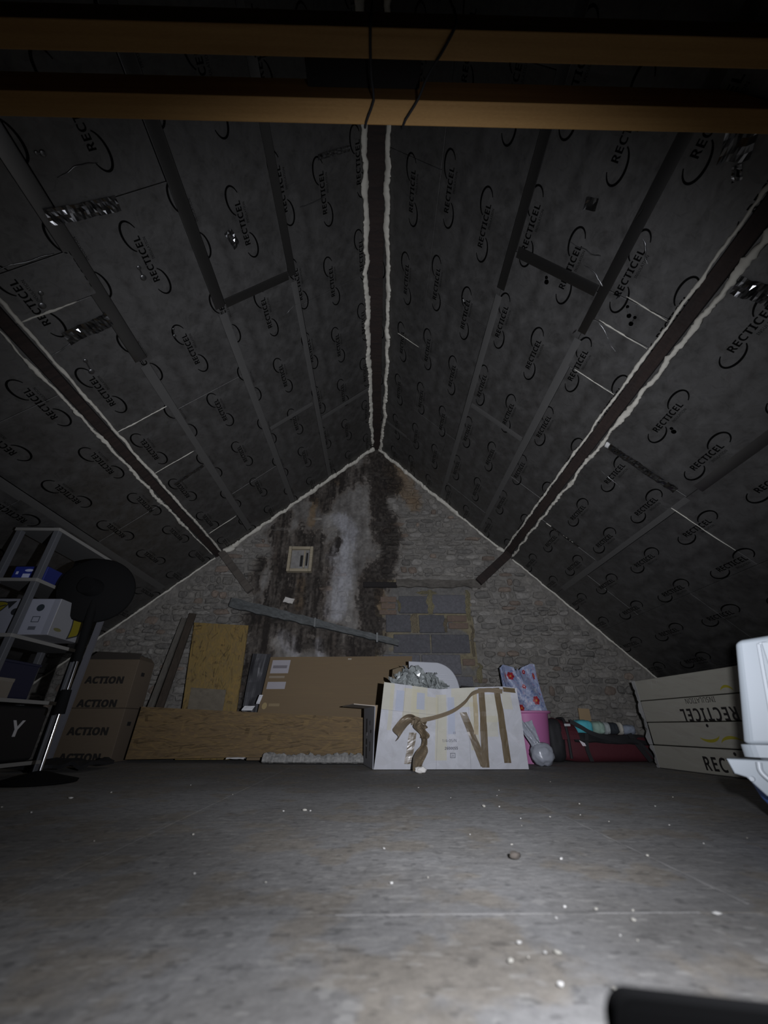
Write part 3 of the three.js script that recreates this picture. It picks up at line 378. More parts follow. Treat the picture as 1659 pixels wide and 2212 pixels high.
tag(mesh('paper_scrap', slab((u, v) => [-1.03 + 0.03 * u + 0.02 * v, 0.42 + 0.07 * v, -3.7 + 0.01 * noise(u * 4, v * 4)], 4, 5, 0.003), std([0.55, 0.55, 0.56], 0.9)), 'narrow white scrap standing beside the left edge of the flat carton', 'paper');

// ---------------------------------------------------------------- white box in the middle
{
  const o = thing('cardboard_box', 'big white cardboard box with yellowed strips and brown tape in the middle', 'box', [0, 0, 0]);
  const face = canvasTex(1024, 512, (c, w, h) => {
    c.fillStyle = '#d2d3d7'; c.fillRect(0, 0, w, h); const q = rng(12); for (let i = 0; i < 300; i++) { c.fillStyle = `rgba(${q() < 0.5 ? '190,190,190' : '235,235,240'},0.15)`; c.beginPath(); c.ellipse(q() * w, q() * h, 20 + q() * 60, 5 + q() * 25, q() * 3, 0, 7); c.fill(); }
    const y = (x0, y0, w0, h0, a = 0.8) => { c.fillStyle = `rgba(216,209,178,${a * 0.85})`; c.fillRect(x0, y0, w0, h0); };
    y(0, 0, 80, 170, 0.7); y(55, 10, 30, 280, 0.6); y(155, 20, 120, 205, 0.8); y(215, 0, 120, 240, 0.75); y(330, 60, 90, 140, 0.8); y(400, 40, 80, 420, 0.75); y(520, 0, 180, 130, 0.7); y(650, 100, 60, 300, 0.7); y(740, 50, 120, 180, 0.6); y(765, 190, 80, 130, 0.6); y(900, 40, 70, 110, 0.6);
    c.fillStyle = 'rgba(190,198,215,0.8)'; c.fillRect(100, 40, 60, 130); c.fillRect(255, 40, 60, 110); c.fillRect(490, 60, 50, 240);
    c.fillStyle = '#5d5f68'; c.textAlign = 'center'; c.font = '26px sans-serif'; c.fillText('1/4-05/N', 500, 350); c.font = 'bold 24px sans-serif'; c.fillText('2600055', 512, 396); c.strokeStyle = '#5d5f68'; c.lineWidth = 3; c.strokeRect(505, 418, 32, 26); c.font = '18px sans-serif'; c.fillText('26', 521, 438); c.fillText('CE', 536, 300);
    c.strokeStyle = 'rgba(120,120,125,0.5)'; c.lineWidth = 2; for (const [a, b, d, e] of [[0, 170, 420, 178], [165, 0, 160, 200], [418, 50, 410, 512], [640, 60, 640, 512]]) { c.beginPath(); c.moveTo(a, b); c.lineTo(d, e); c.stroke(); }
  });
  const white = std([0.6, 0.6, 0.6], 0.7, { map: face }), topY = (u) => { const k = [[0, 0.528], [0.16, 0.508], [0.41, 0.483], [0.62, 0.492], [0.9, 0.50], [1, 0.49]]; for (let i = 0; i + 1 < k.length; i++) if (u <= k[i + 1][0]) return lerp(k[i][1], k[i + 1][1], (u - k[i][0]) / (k[i + 1][0] - k[i][0])); return 0.49; };
  const zf = (u, v) => -3.04 - 0.0 * v + 0.018 * (Math.abs(u - 0.16) < 0.16 ? 1 - Math.abs(u - 0.16) / 0.16 : 0) * v - 0.03 * (Math.abs(u - 0.43) < 0.2 ? 1 - Math.abs(u - 0.43) / 0.2 : 0) * v + 0.016 * Math.max(0, 1 - Math.abs(v - 0.65) / 0.2);
  const FP = (u, v) => [lerp(lerp(-0.015, 0.055, Math.pow(v, 0.9)), 1.011, u), topY(u) * v + 0.004, zf(u, v)];
  mesh('front_panel', slab(FP, 32, 16, 0.006), white, o);
  const grey = std([1, 1, 1], 0.8, { map: canvasTex(256, 256, (c, w, h) => { c.fillStyle = '#85868a'; c.fillRect(0, 0, w, h); c.fillStyle = '#2c2d30'; for (const [x, y, a, b] of [[60, 50, 34, 70], [60, 140, 34, 26], [60, 175, 34, 50], [150, 60, 16, 20], [170, 100, 30, 14], [160, 150, 20, 40]]) c.fillRect(x, y, a, b); c.fillStyle = '#cfcfd2'; c.fillRect(78, 112, 26, 14); }) });
  mesh('side_panel', quad([-0.09, 0.004, -3.43], [-0.02, 0.004, -3.05], [-0.01, 0.375, -3.05], [-0.095, 0.375, -3.43], 0.006, 4, 4), grey, o);
  const inner = std([0.3, 0.23, 0.15], 0.85); mesh('back_panel', quad([1.0, 0.004, -3.44], [-0.085, 0.004, -3.44], [-0.085, 0.4, -3.44], [1.0, 0.4, -3.44], 0.006, 4, 4), inner, o); mesh('right_panel', quad([1.008, 0.004, -3.05], [1.0, 0.004, -3.43], [1.0, 0.47, -3.43], [1.008, 0.47, -3.05], 0.006, 4, 4), white, o);
  mesh('flap', quad([-0.09, 0.378, -3.43], [-0.01, 0.378, -3.06], [-0.16, 0.39, -3.04], [-0.27, 0.39, -3.43], 0.005, 4, 4), std([0.34, 0.3, 0.25], 0.85), o);
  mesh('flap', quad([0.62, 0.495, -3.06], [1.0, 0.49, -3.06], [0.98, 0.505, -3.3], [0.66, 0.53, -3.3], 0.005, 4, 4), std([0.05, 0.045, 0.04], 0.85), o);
  const tape = std([0.13, 0.095, 0.05], 0.32, { map: grain(6, 20, 4, [0.6, 0.6, 0.6], [1, 1, 1]) }), tapeL = std([0.2, 0.155, 0.1], 0.4, { map: grain(6, 20, 4, [0.6, 0.6, 0.6], [1, 1, 1]) });
  const onFace = (u0, v0, u1, v1, w) => { const n = 16; return slab((a, b) => { const u = lerp(u0, u1, b), v = lerp(v0, v1, b), p = FP(clamp(u + (a - 0.5) * w + 0.004 * (noise(b * 9 + u0 * 40, a * 2) - 0.5)), clamp(v)); p[2] += 0.0065 + 0.002 * noise(b * 12, a * 3 + u0 * 20); return p; }, 3, n, 0.0016); };
  mesh('brown_tape', onFace(0.215, 0.06, 0.235, 0.42, 0.05), tape, o); mesh('brown_tape', onFace(0.72, 0.02, 0.73, 0.985, 0.046), tape, o); mesh('brown_tape', onFace(0.585, 0.68, 0.715, 0.03, 0.05), tape, o); mesh('brown_tape', onFace(0.868, 0.07, 0.845, 0.985, 0.046), tape, o); mesh('brown_tape', onFace(0.94, 0.99, 0.94, 0.93, 0.09), tape, o); mesh('brown_tape', onFace(0.67, 0.4, 0.68, 0.93, 0.03), std([0.3, 0.25, 0.15], 0.5), o);
  mesh('loose_tape', strip([[0.24, 0.272, -2.985], [0.31, 0.288, -2.97], [0.4, 0.305, -2.975], [0.53, 0.345, -2.985], [0.62, 0.4, -2.99], [0.68, 0.455, -3.0], [0.78, 0.478, -3.01], [0.9, 0.47, -3.02]], 0.03, 0.0016, V(0.2, 0.9, 0.3), 40), tapeL, o);
  mesh('loose_tape', slab((u, v) => { const a = v * 2.6; return [0.13 + 0.2 * v + 0.02 * Math.sin(u * 5), 0.2 + 0.1 * Math.sin(a) + 0.07 * (u - 0.5) * (1 - 0.5 * v), -2.99 + 0.03 * Math.sin(u * 4 + v * 5)]; }, 6, 24, 0.0018), tapeL, o);
  mesh('loose_tape', slab((u, v) => [0.285 + 0.1 * (u - 0.5) * (1 - 0.5 * v) + 0.03 * v + 0.015 * Math.sin(v * 9), 0.3 - 0.12 * v + 0.02 * noise(u * 3, v * 5), -2.975 + 0.035 * Math.sin(u * 5 + v * 4)], 6, 14, 0.0018), tapeL, o);
  mesh('loose_tape', slab((u, v) => { const k = [0.9, 0.65, 0.5, 0.55, 1.2, 1.25, 0.95, 0.8], x = v * 7, i = Math.min(6, Math.floor(x)), w = 0.065 * lerp(k[i], k[i + 1], x - i); return [0.305 + 0.02 * Math.sin(v * 5) - 0.035 * v * v + (u - 0.5) * w, lerp(0.235, 0.012, v), -2.99 + 0.16 * Math.pow(v, 2.2) + 0.02 * Math.sin(u * 5 + v * 8)]; }, 5, 24, 0.0018), tapeL, o);
  mesh('torn_paper', blob(0.065, 0.035, 0.03, 2, 0.3, 3, 4, 3).translate(0.275, 0.001, -2.82), std([0.62, 0.6, 0.56], 0.9), o);
}
{ // shredded wrapping heaped in the open box
  const g = [], q = rng(99);
  for (let i = 0; i < 26; i++) {
    const cx = 0.325 + (q() - 0.5) * 0.32, cy = 0.46 + (0.15 + 0.85 * q()) * 0.21 * (1 - Math.abs(cx - 0.31) / 0.25), cz = -3.25 + (q() - 0.5) * 0.16, A = V(q() - 0.5, q() - 0.3, q() - 0.5).normalize(), C = A.clone().cross(V(q() - 0.5, q(), q() - 0.5)).normalize(), w = 0.08 + q() * 0.1, h = 0.07 + q() * 0.12, nn = A.clone().cross(C), k = q() * 40;
    g.push(slab((u, v) => { const d = 0.05 * (noise(u * 3.2 + k, v * 3.2) - 0.5) + 0.03 * (noise(u * 7 + k, v * 7 + 9) - 0.5), e = 0.25 * (noise(v * 4 + k, 2) - 0.5); return [0, 1, 2].map((c) => [cx, cy, cz][c] + A.getComponent(c) * w * (u - 0.5 + e) + C.getComponent(c) * h * (v - 0.5 + 0.3 * (noise(u * 5, k) - 0.5)) + nn.getComponent(c) * d); }, 7, 7, 0.0012));
  }
  tag(mesh('wrapping_film', g, std([0.26, 0.28, 0.27], 0.22)), 'heap of crumpled grey wrapping film sticking out of the white box', 'plastic film');
}
tag(mesh('cardboard_flap', quad([0.1, 0.3, -3.355], [0.26, 0.3, -3.355], [0.25, 0.69, -3.36], [0.13, 0.655, -3.36], 0.005, 4, 4, (u, v) => 0.012 * Math.sin(u * 6) * v), std([0.13, 0.1, 0.06], 0.85)), 'torn brown cardboard flap sticking up behind the crumpled film in the white box', 'cardboard');
{ // white ribbed panel behind
  const o = thing('rounded_sheet', 'white ribbed plastic panel with a rounded corner standing in the white box', 'panel', [0.47, 0.02, -3.42]);
  const s = new THREE.Shape(); s.moveTo(-0.2, 0); s.lineTo(0.2, 0); s.lineTo(0.195, 0.5); s.quadraticCurveTo(0.175, 0.66, 0.03, 0.69); s.lineTo(-0.2, 0.7); s.closePath();
  const pw = std([0.33, 0.34, 0.36], 0.55); mesh('plate', new THREE.ExtrudeGeometry(s, { depth: 0.015, bevelEnabled: true, bevelSize: 0.006, bevelThickness: 0.005, bevelSegments: 2, curveSegments: 20 }), pw, o);
  for (const y of [0.52, 0.56, 0.6, 0.64]) mesh('rib', bar([-0.16, y - 0.02, 0.022], [0.165 - (y > 0.6 ? 0.05 : 0), y - 0.04 + (0.64 - y) * 0.1, 0.022], 0.008, 0.008), std([0.4, 0.41, 0.43], 0.5), o);
}

// ---------------------------------------------------------------- right of the box: tub, bags, holdall
{
  const o = thing('plastic_tub', 'pink plastic tub between the white box and the red holdall', 'tub', [1.25, 0, -3.58]);
  const prof = [[0.11, 0.004], [0.125, 0.0], [0.165, 0.34], [0.185, 0.345], [0.187, 0.36], [0.16, 0.36], [0.118, 0.012], [0.0, 0.01]].map((p) => new THREE.Vector2(...p)); mesh('bowl', new THREE.LatheGeometry([new THREE.Vector2(0, 0.003), ...prof], 40).scale(0.98, 1, 0.75), std([0.38, 0.12, 0.27], 0.5), o);
  mesh('rim', new THREE.TorusGeometry(0.183, 0.008, 8, 40).rotateX(Math.PI / 2).scale(0.98, 1, 0.75).translate(0, 0.355, 0), std([0.42, 0.17, 0.31], 0.5), o);
}
{
  const tex = canvasTex(512, 512, (c, w, h) => {
    c.fillStyle = '#a9b4cf'; c.fillRect(0, 0, w, h); const q = rng(31);
    for (let i = 0; i < 420; i++) { c.fillStyle = ['#c9d0e2', '#8090b8', '#dfe4ee', '#6f83b3', '#b9a6bf'][Math.floor(q() * 5)]; c.globalAlpha = 0.55; c.beginPath(); c.ellipse(q() * w, q() * h, 5 + q() * 24, 4 + q() * 10, q() * 3, 0, 7); c.fill(); }
    c.globalAlpha = 1; for (const [x, y, r] of [[115, 110, 44], [390, 400, 48], [265, 225, 26], [150, 480, 40], [350, 60, 26], [70, 330, 20]]) { for (let k = 0; k < 6; k++) { const a = k * 1.047; c.fillStyle = k % 2 ? '#c0323a' : '#a5222c'; c.beginPath(); c.ellipse(x + Math.cos(a) * r * 0.55, y + Math.sin(a) * r * 0.55, r * 0.5, r * 0.42, a, 0, 7); c.fill(); } c.fillStyle = r < 30 ? '#eeeeee' : '#e39b3b'; c.beginPath(); c.arc(x, y, r * 0.28, 0, 7); c.fill(); }
  });
  const m = std([0.52, 0.52, 0.54], 0.5, { map: tex }), o = thing('gift_bag', 'pale blue plastic bag with red flowers standing on the pink tub', 'bag', [0, 0, 0]);
  const topE = (u) => { const k = [[0, 0.695], [0.07, 0.722], [0.2, 0.702], [0.33, 0.69], [0.42, 0.662], [0.5, 0.69], [0.56, 0.672], [0.68, 0.7], [0.9, 0.722], [1, 0.715]]; for (let i = 0; i < 9; i++) if (u <= k[i + 1][0]) return lerp(k[i][1], k[i + 1][1], (u - k[i][0]) / (k[i + 1][0] - k[i][0])); return 0.715; };
  mesh('front', slab((u, v) => [lerp(lerp(1.1, 1.07, v), lerp(1.385, 1.345, v), u), lerp(0.362, topE(u), v), -3.5 + 0.03 * Math.sin(u * 9 + v * 5) * (0.3 + v) - 0.03 * v + 0.012 * noise(u * 7, v * 7)], 24, 24, 0.002), m, o);
  mesh('back', slab((u, v) => [lerp(lerp(1.385, 1.345, v), lerp(1.1, 1.07, v), u), lerp(0.362, topE(1 - u) - 0.03, v), -3.63 + 0.02 * Math.sin(u * 8) + 0.05 * v], 16, 16, 0.002), m, o);
  for (const s of [0, 1]) mesh('gusset', slab((u, v) => [(s ? lerp(1.385, 1.345, v) : lerp(1.1, 1.07, v)) + (s ? -1 : 1) * 0.03 * Math.sin(Math.PI * u), lerp(0.362, s ? 0.7 : 0.7, v), lerp(-3.5 - 0.01 * v, -3.63 + 0.05 * v, u)], 6, 8, 0.002), m, o);
}
{
  const o = thing('plastic_bag', 'small knotted white plastic bag lying between white box and red holdall', 'bag', [1.19, 0, -3.3]);
  const pm = new THREE.MeshPhysicalMaterial({ color: lin(0.36, 0.38, 0.42), roughness: 0.28, transmission: 0.15, thickness: 0 });
  mesh('body', blob(0.165, 0.15, 0.15, 2.1, 0.1, 3.5, 11).translate(0.02, 0, 0.0), pm, o);
  mesh('loose_top', slab((u, v) => { const w = lerp(0.075, 0.13, v), p = Math.sin(u * 11 + v * 3); return [-0.005 - 0.075 * v + (u - 0.5) * w, 0.12 + 0.155 * v + 0.02 * noise(u * 5, 3) * v, 0.02 * p * (0.3 + 0.7 * v) - 0.02 * v + 0.02 * noise(u * 6, v * 6)]; }, 24, 14, 0.003), pm, o);
  mesh('knot', new THREE.TorusGeometry(0.03, 0.008, 8, 20).rotateX(1.5).scale(1, 1, 0.7).translate(0.0, 0.137, 0.005), std([0.36, 0.38, 0.41], 0.4), o);
}
{
  const red = std([0.065, 0.007, 0.012], 0.8, { bumpMap: dullBump, bumpScale: 0.002 }), black = std([0.013, 0.013, 0.014], 0.75), o = thing('holdall', 'dark red and black holdall lying open at the foot of the right wall', 'holdall', [0, 0, 0]);
  mesh('body', blob(0.86, 0.195, 0.3, 5, 0.03, 3, 2).translate(1.9, 0, -3.74), red, o);
  mesh('end_panel', blob(0.15, 0.31, 0.29, 4, 0.04, 3, 6).translate(1.46, 0, -3.72), black, o);
  mesh('shoulder', slab((u, v) => { const a = Math.PI * u; return [1.5 + 0.14 * v, 0.16 + 0.15 * Math.sin(a) * (1 - 0.25 * v) + 0.0, -3.73 + 0.15 * Math.cos(a)]; }, 14, 6, 0.02), red, o);
  mesh('piping', tube([[1.545, 0.03, -3.58], [1.55, 0.2, -3.58], [1.56, 0.3, -3.63], [1.565, 0.31, -3.75]], 0.012), black, o);
  mesh('opening_flap', slab((u, v) => [lerp(1.6, 2.28, u), 0.2 - 0.06 * v - 0.03 * u + 0.012 * noise(u * 8, v * 3), -3.62 + 0.04 * v + 0.01 * Math.sin(u * 12)], 20, 5, 0.018), black, o);
  mesh('strap', strip([[1.6, 0.29, -3.6], [1.68, 0.24, -3.57], [1.74, 0.205, -3.565], [1.95, 0.15, -3.565], [2.1, 0.14, -3.57], [2.22, 0.02, -3.58]], 0.035, 0.006, V(0, 0.9, 0.3), 30), black, o);
  mesh('strap', strip([[2.05, 0.2, -3.57], [2.1, 0.12, -3.575], [2.17, 0.01, -3.575]], 0.04, 0.006, V(0.9, 0.3, 0), 16), black, o); mesh('strap', strip([[1.7, 0.2, -3.57], [1.68, 0.1, -3.57], [1.7, 0.01, -3.575]], 0.03, 0.006, V(1, 0, 0), 12), black, o);
  mesh('name_tag', quad([1.625, 0.155, -3.56], [1.665, 0.135, -3.56], [1.672, 0.115, -3.56], [1.645, 0.115, -3.56], 0.003, 2, 2), std([0.65, 0.6, 0.62], 0.6), o); mesh('buckle', B(0.02, 0.05, 0.012, 2.21, 0.075, -3.565, 0.004), std([0.5, 0.5, 0.52], 0.4, { metalness: 0.6 }), o); mesh('buckle', B(0.05, 0.02, 0.012, 1.565, 0.262, -3.585, 0.004).rotateZ(0), std([0.4, 0.4, 0.4], 0.4), o);
  const cl = (name, x, w, h, c, label, z = -3.72, d = 0.2, sd = 1) => tag(mesh(name, blob(w, h, d, 3.5, 0.06, 3, sd).translate(x, 0.19, z), std(c, 0.85)), label, 'clothes');
  cl('folded_garment', 1.735, 0.15, 0.11, [0.08, 0.42, 0.48], 'turquoise folded garment at the left end of the open holdall', -3.71, 0.2, 1); cl('folded_garment', 1.85, 0.1, 0.1, [0.27, 0.38, 0.31], 'pale green folded garment next to the turquoise one in the holdall', -3.71, 0.2, 4); cl('folded_garment', 1.915, 0.05, 0.095, [0.32, 0.35, 0.34], 'light grey patterned garment between the green and black ones in the holdall', -3.71, 0.2, 9);
  cl('folded_garment', 1.975, 0.08, 0.09, [0.02, 0.025, 0.03], 'black folded garment in the middle of the open holdall', -3.71, 0.2, 12); cl('folded_garment', 2.03, 0.035, 0.095, [0.42, 0.4, 0.34], 'cream folded garment squeezed beside the black one in the holdall', -3.71, 0.2, 15); cl('folded_garment', 2.1, 0.11, 0.075, [0.22, 0.25, 0.3], 'grey-blue folded garment at the right end of the open holdall', -3.71, 0.2, 18);
}
tag(mesh('cardboard_flap', quad([1.815, 0.0, -3.93], [1.93, 0.0, -3.93], [1.945, 0.392, -3.93], [1.845, 0.398, -3.93], 0.012, 3, 3), std([0.28, 0.2, 0.11], 0.85)), 'small brown cardboard piece standing behind the holdall at the wall', 'cardboard');
tag(mesh('grey_cloth', blob(0.17, 0.24, 0.06, 2.6, 0.14, 3, 7).translate(2.2, 0.0, -3.928), std([0.11, 0.105, 0.1], 0.95)), 'grey cloth bundle at the right end of the holdall by the wall', 'cloth');
tag(mesh('black_cloth', blob(0.34, 0.16, 0.22, 2.6, 0.16, 3, 5).translate(2.53, 0.0, -3.72), std([0.02, 0.012, 0.013], 0.9)), 'black cloth heap between the holdall and the insulation packs', 'cloth');

// ---------------------------------------------------------------- packs of insulation boards at the right
{
  const tex = canvasTex(2048, 1024, (c, w, h) => {
    c.fillStyle = '#b9b6a8'; c.fillRect(0, 0, w, h); const q = rng(3); for (let i = 0; i < 260; i++) { c.fillStyle = `rgba(${q() < 0.5 ? '150,146,132' : '205,202,192'},0.10)`; c.beginPath(); c.ellipse(q() * w, q() * h, 30 + q() * 120, 4 + q() * 16, q() * 0.4, 0, 7); c.fill(); }
    const ring = (x, y, rx, ry, a, b, lw) => { c.strokeStyle = '#b1a62c'; for (let i = 0; i < 24; i++) { const t = i / 24; c.lineWidth = 3 + lw * Math.sin(Math.PI * t); c.beginPath(); c.ellipse(x, y, rx, ry, 0, lerp(a, b, t), lerp(a, b, t + 0.06)); c.stroke(); } };
    const mark = (x, y, turn) => { c.save(); c.translate(x, y); if (turn) c.rotate(Math.PI); c.fillStyle = '#22201d'; c.font = 'bold 185px sans-serif'; c.textBaseline = 'alphabetic'; c.textAlign = 'left'; let px = 0; for (const ch of 'RECTıCEL') { c.save(); c.translate(px, 0); c.scale(0.86, 1); c.fillText(ch === 'ı' ? 'I' : ch, 0, 0); c.restore(); const wd = c.measureText(ch === 'ı' ? 'I' : ch).width * 0.86; if (ch === 'ı') { c.beginPath(); c.arc(px + wd * 0.62, -175, 17, 0, 7); c.fill(); } px += wd + 8; } c.font = '74px sans-serif'; c.fillText('INSULATION', px - 560, 106); ring(px * 0.62, -250, 150, 74, 3.4, 5.6, 26); ring(px * 0.05, 110, 90, 84, 0.6, 2.6, 22); c.restore(); };
    mark(730, 985, false); mark(1410, 376, true);
    c.strokeStyle = 'rgba(240,240,235,0.4)'; c.lineWidth = 4; c.beginPath(); c.moveTo(330, 20); c.lineTo(300, 130); c.moveTo(420, 30); c.lineTo(410, 80); c.stroke();
  });
  const m = std([0.56, 0.56, 0.55], 0.5, { map: tex }), ang = Math.atan2(0.067, 0.75), H = 0.5525;
  const board = (o, y0, y1, z0, k) => {
    const L = 1.9, D = 0.58, g = slab((u, v) => [0, lerp(y0, y1, v), 0], 1, 1, 1) && new RoundedBoxGeometry(D, y1 - y0 - 0.0035, L - k, 1, 0.006); g.translate(D / 2, (y0 + y1) / 2, -3.14 + (L + k) / 2);
    const p = g.attributes.position, uv = g.attributes.uv; for (let i = 0; i < p.count; i++) uv.setXY(i, (p.getZ(i) + 3.14) / 1.105, p.getY(i) / H);
    g.translate(0, 0, 3.14).rotateY(-ang * -1).translate(1.948, 0, -3.14); mesh('insulation_board', g, m, o);
  };
  const a = thing('insulation_pack', 'bottom pack of foil-wrapped insulation boards with upright black lettering', 'insulation', [0, 0, 0]), b = thing('insulation_pack', 'upper pack of insulation boards with its black lettering upside down', 'insulation', [0, 0, 0]);
  board(a, 0.001, 0.138, 0, 0.0); board(b, 0.139, 0.277, 0, 0.012); board(b, 0.277, 0.415, 0, 0.004); board(b, 0.415, 0.553, 0, -0.006);
  const film = std([0.3, 0.3, 0.285], 0.5); // torn wrapping at the end of the packs
  for (const [o, y0, y1, sd] of [[b, 0.14, 0.55, 3], [a, 0.003, 0.137, 9]]) mesh('torn_film', slab((u, v) => { const y = lerp(y0, y1, v), e = 0.008 + 0.045 * noise(y * 26 + sd, 1.3) + 0.02 * noise(y * 90, sd); return [1.9465 + 0.004 * Math.sin(y * 30) * u, y, -3.132 - e * u]; }, 4, 26, 0.0014), film, o);
}
// ---------------------------------------------------------------- white and blue plastic tank close on the right
{
  const o = thing('plastic_tank', 'white ribbed plastic housing clipped on a rounded blue tank at the right edge', 'tank', [1.195, 0, -1.003], -50 * Math.PI / 180);
  const w = std([0.235, 0.26, 0.275], 0.45), w2 = std([0.31, 0.335, 0.35], 0.4), blue = std([0.07, 0.17, 0.5], 0.4);
  const frus = (w0, w1, d0, d1, y0, y1, r, lift = 0) => { const g = new RoundedBoxGeometry(1, 1, 1, 3, r), p = g.attributes.position; for (let i = 0; i < p.count; i++) { const t = p.getY(i) + 0.5, x = p.getX(i) * lerp(w0, w1, t); p.setXYZ(i, x, lerp(y0, y1 + lift * Math.min(0.12, x + w1 / 2), t), p.getZ(i) * lerp(d0, d1, t)); } g.computeVertexNormals(); return g; };
  mesh('housing', frus(0.514, 0.384, 0.32, 0.3, 0.211, 0.449, 0.04, 0.2), w, o);
  for (const x of [-0.13, -0.102, -0.05, 0.0, 0.06]) mesh('rib', bar([x * 1.25 + 0.012, 0.232, 0.161], [x, 0.438, 0.15], 0.016, 0.02, V(1, 0, 0)), w2, o);
  mesh('recess_frame', [bar([-0.19, 0.232, 0.161], [-0.147, 0.437, 0.15], 0.008, 0.008, V(1, 0, 0)), bar([-0.147, 0.437, 0.15], [0.12, 0.46, 0.15], 0.005, 0.006)], w2, o);
  mesh('flange', frus(0.53, 0.528, 0.34, 0.335, 0.184, 0.213, 0.06), w, o);
  mesh('collar', frus(0.47, 0.48, 0.3, 0.31, 0.168, 0.188, 0.05), std([0.12, 0.13, 0.14], 0.5), o);
  const pr = [[0, 0.001], [0.18, 0.001], [0.2, 0.012], [0.265, 0.05], [0.29, 0.09], [0.3, 0.13], [0.25, 0.172], [0, 0.174]].map((p) => new THREE.Vector2(...p));
  mesh('blue_body', new THREE.LatheGeometry(pr, 48).scale(1.0, 1, 0.52), blue, o);
  const br = new THREE.Shape([[-0.297, 0.178], [-0.16, 0.178], [-0.19, 0.112], [-0.247, 0.112], [-0.272, 0.146], [-0.292, 0.152]].map((p) => new THREE.Vector2(...p)));
  const bk = mesh('clip_bracket', new THREE.ExtrudeGeometry(br, { depth: 0.05, bevelEnabled: true, bevelSize: 0.003, bevelThickness: 0.004, bevelSegments: 2 }).translate(0, 0, 0.115), w, o);
  mesh('clip_arm', tube([[-0.238, 0.176, 0.175], [-0.24, 0.158, 0.178], [-0.226, 0.138, 0.178], [-0.2, 0.118, 0.176]], 0.006, 20), w2, bk); mesh('clip_pin', new THREE.CylinderGeometry(0.005, 0.005, 0.014, 12).rotateX(Math.PI / 2).translate(-0.262, 0.142, 0.174), w2, bk);
}
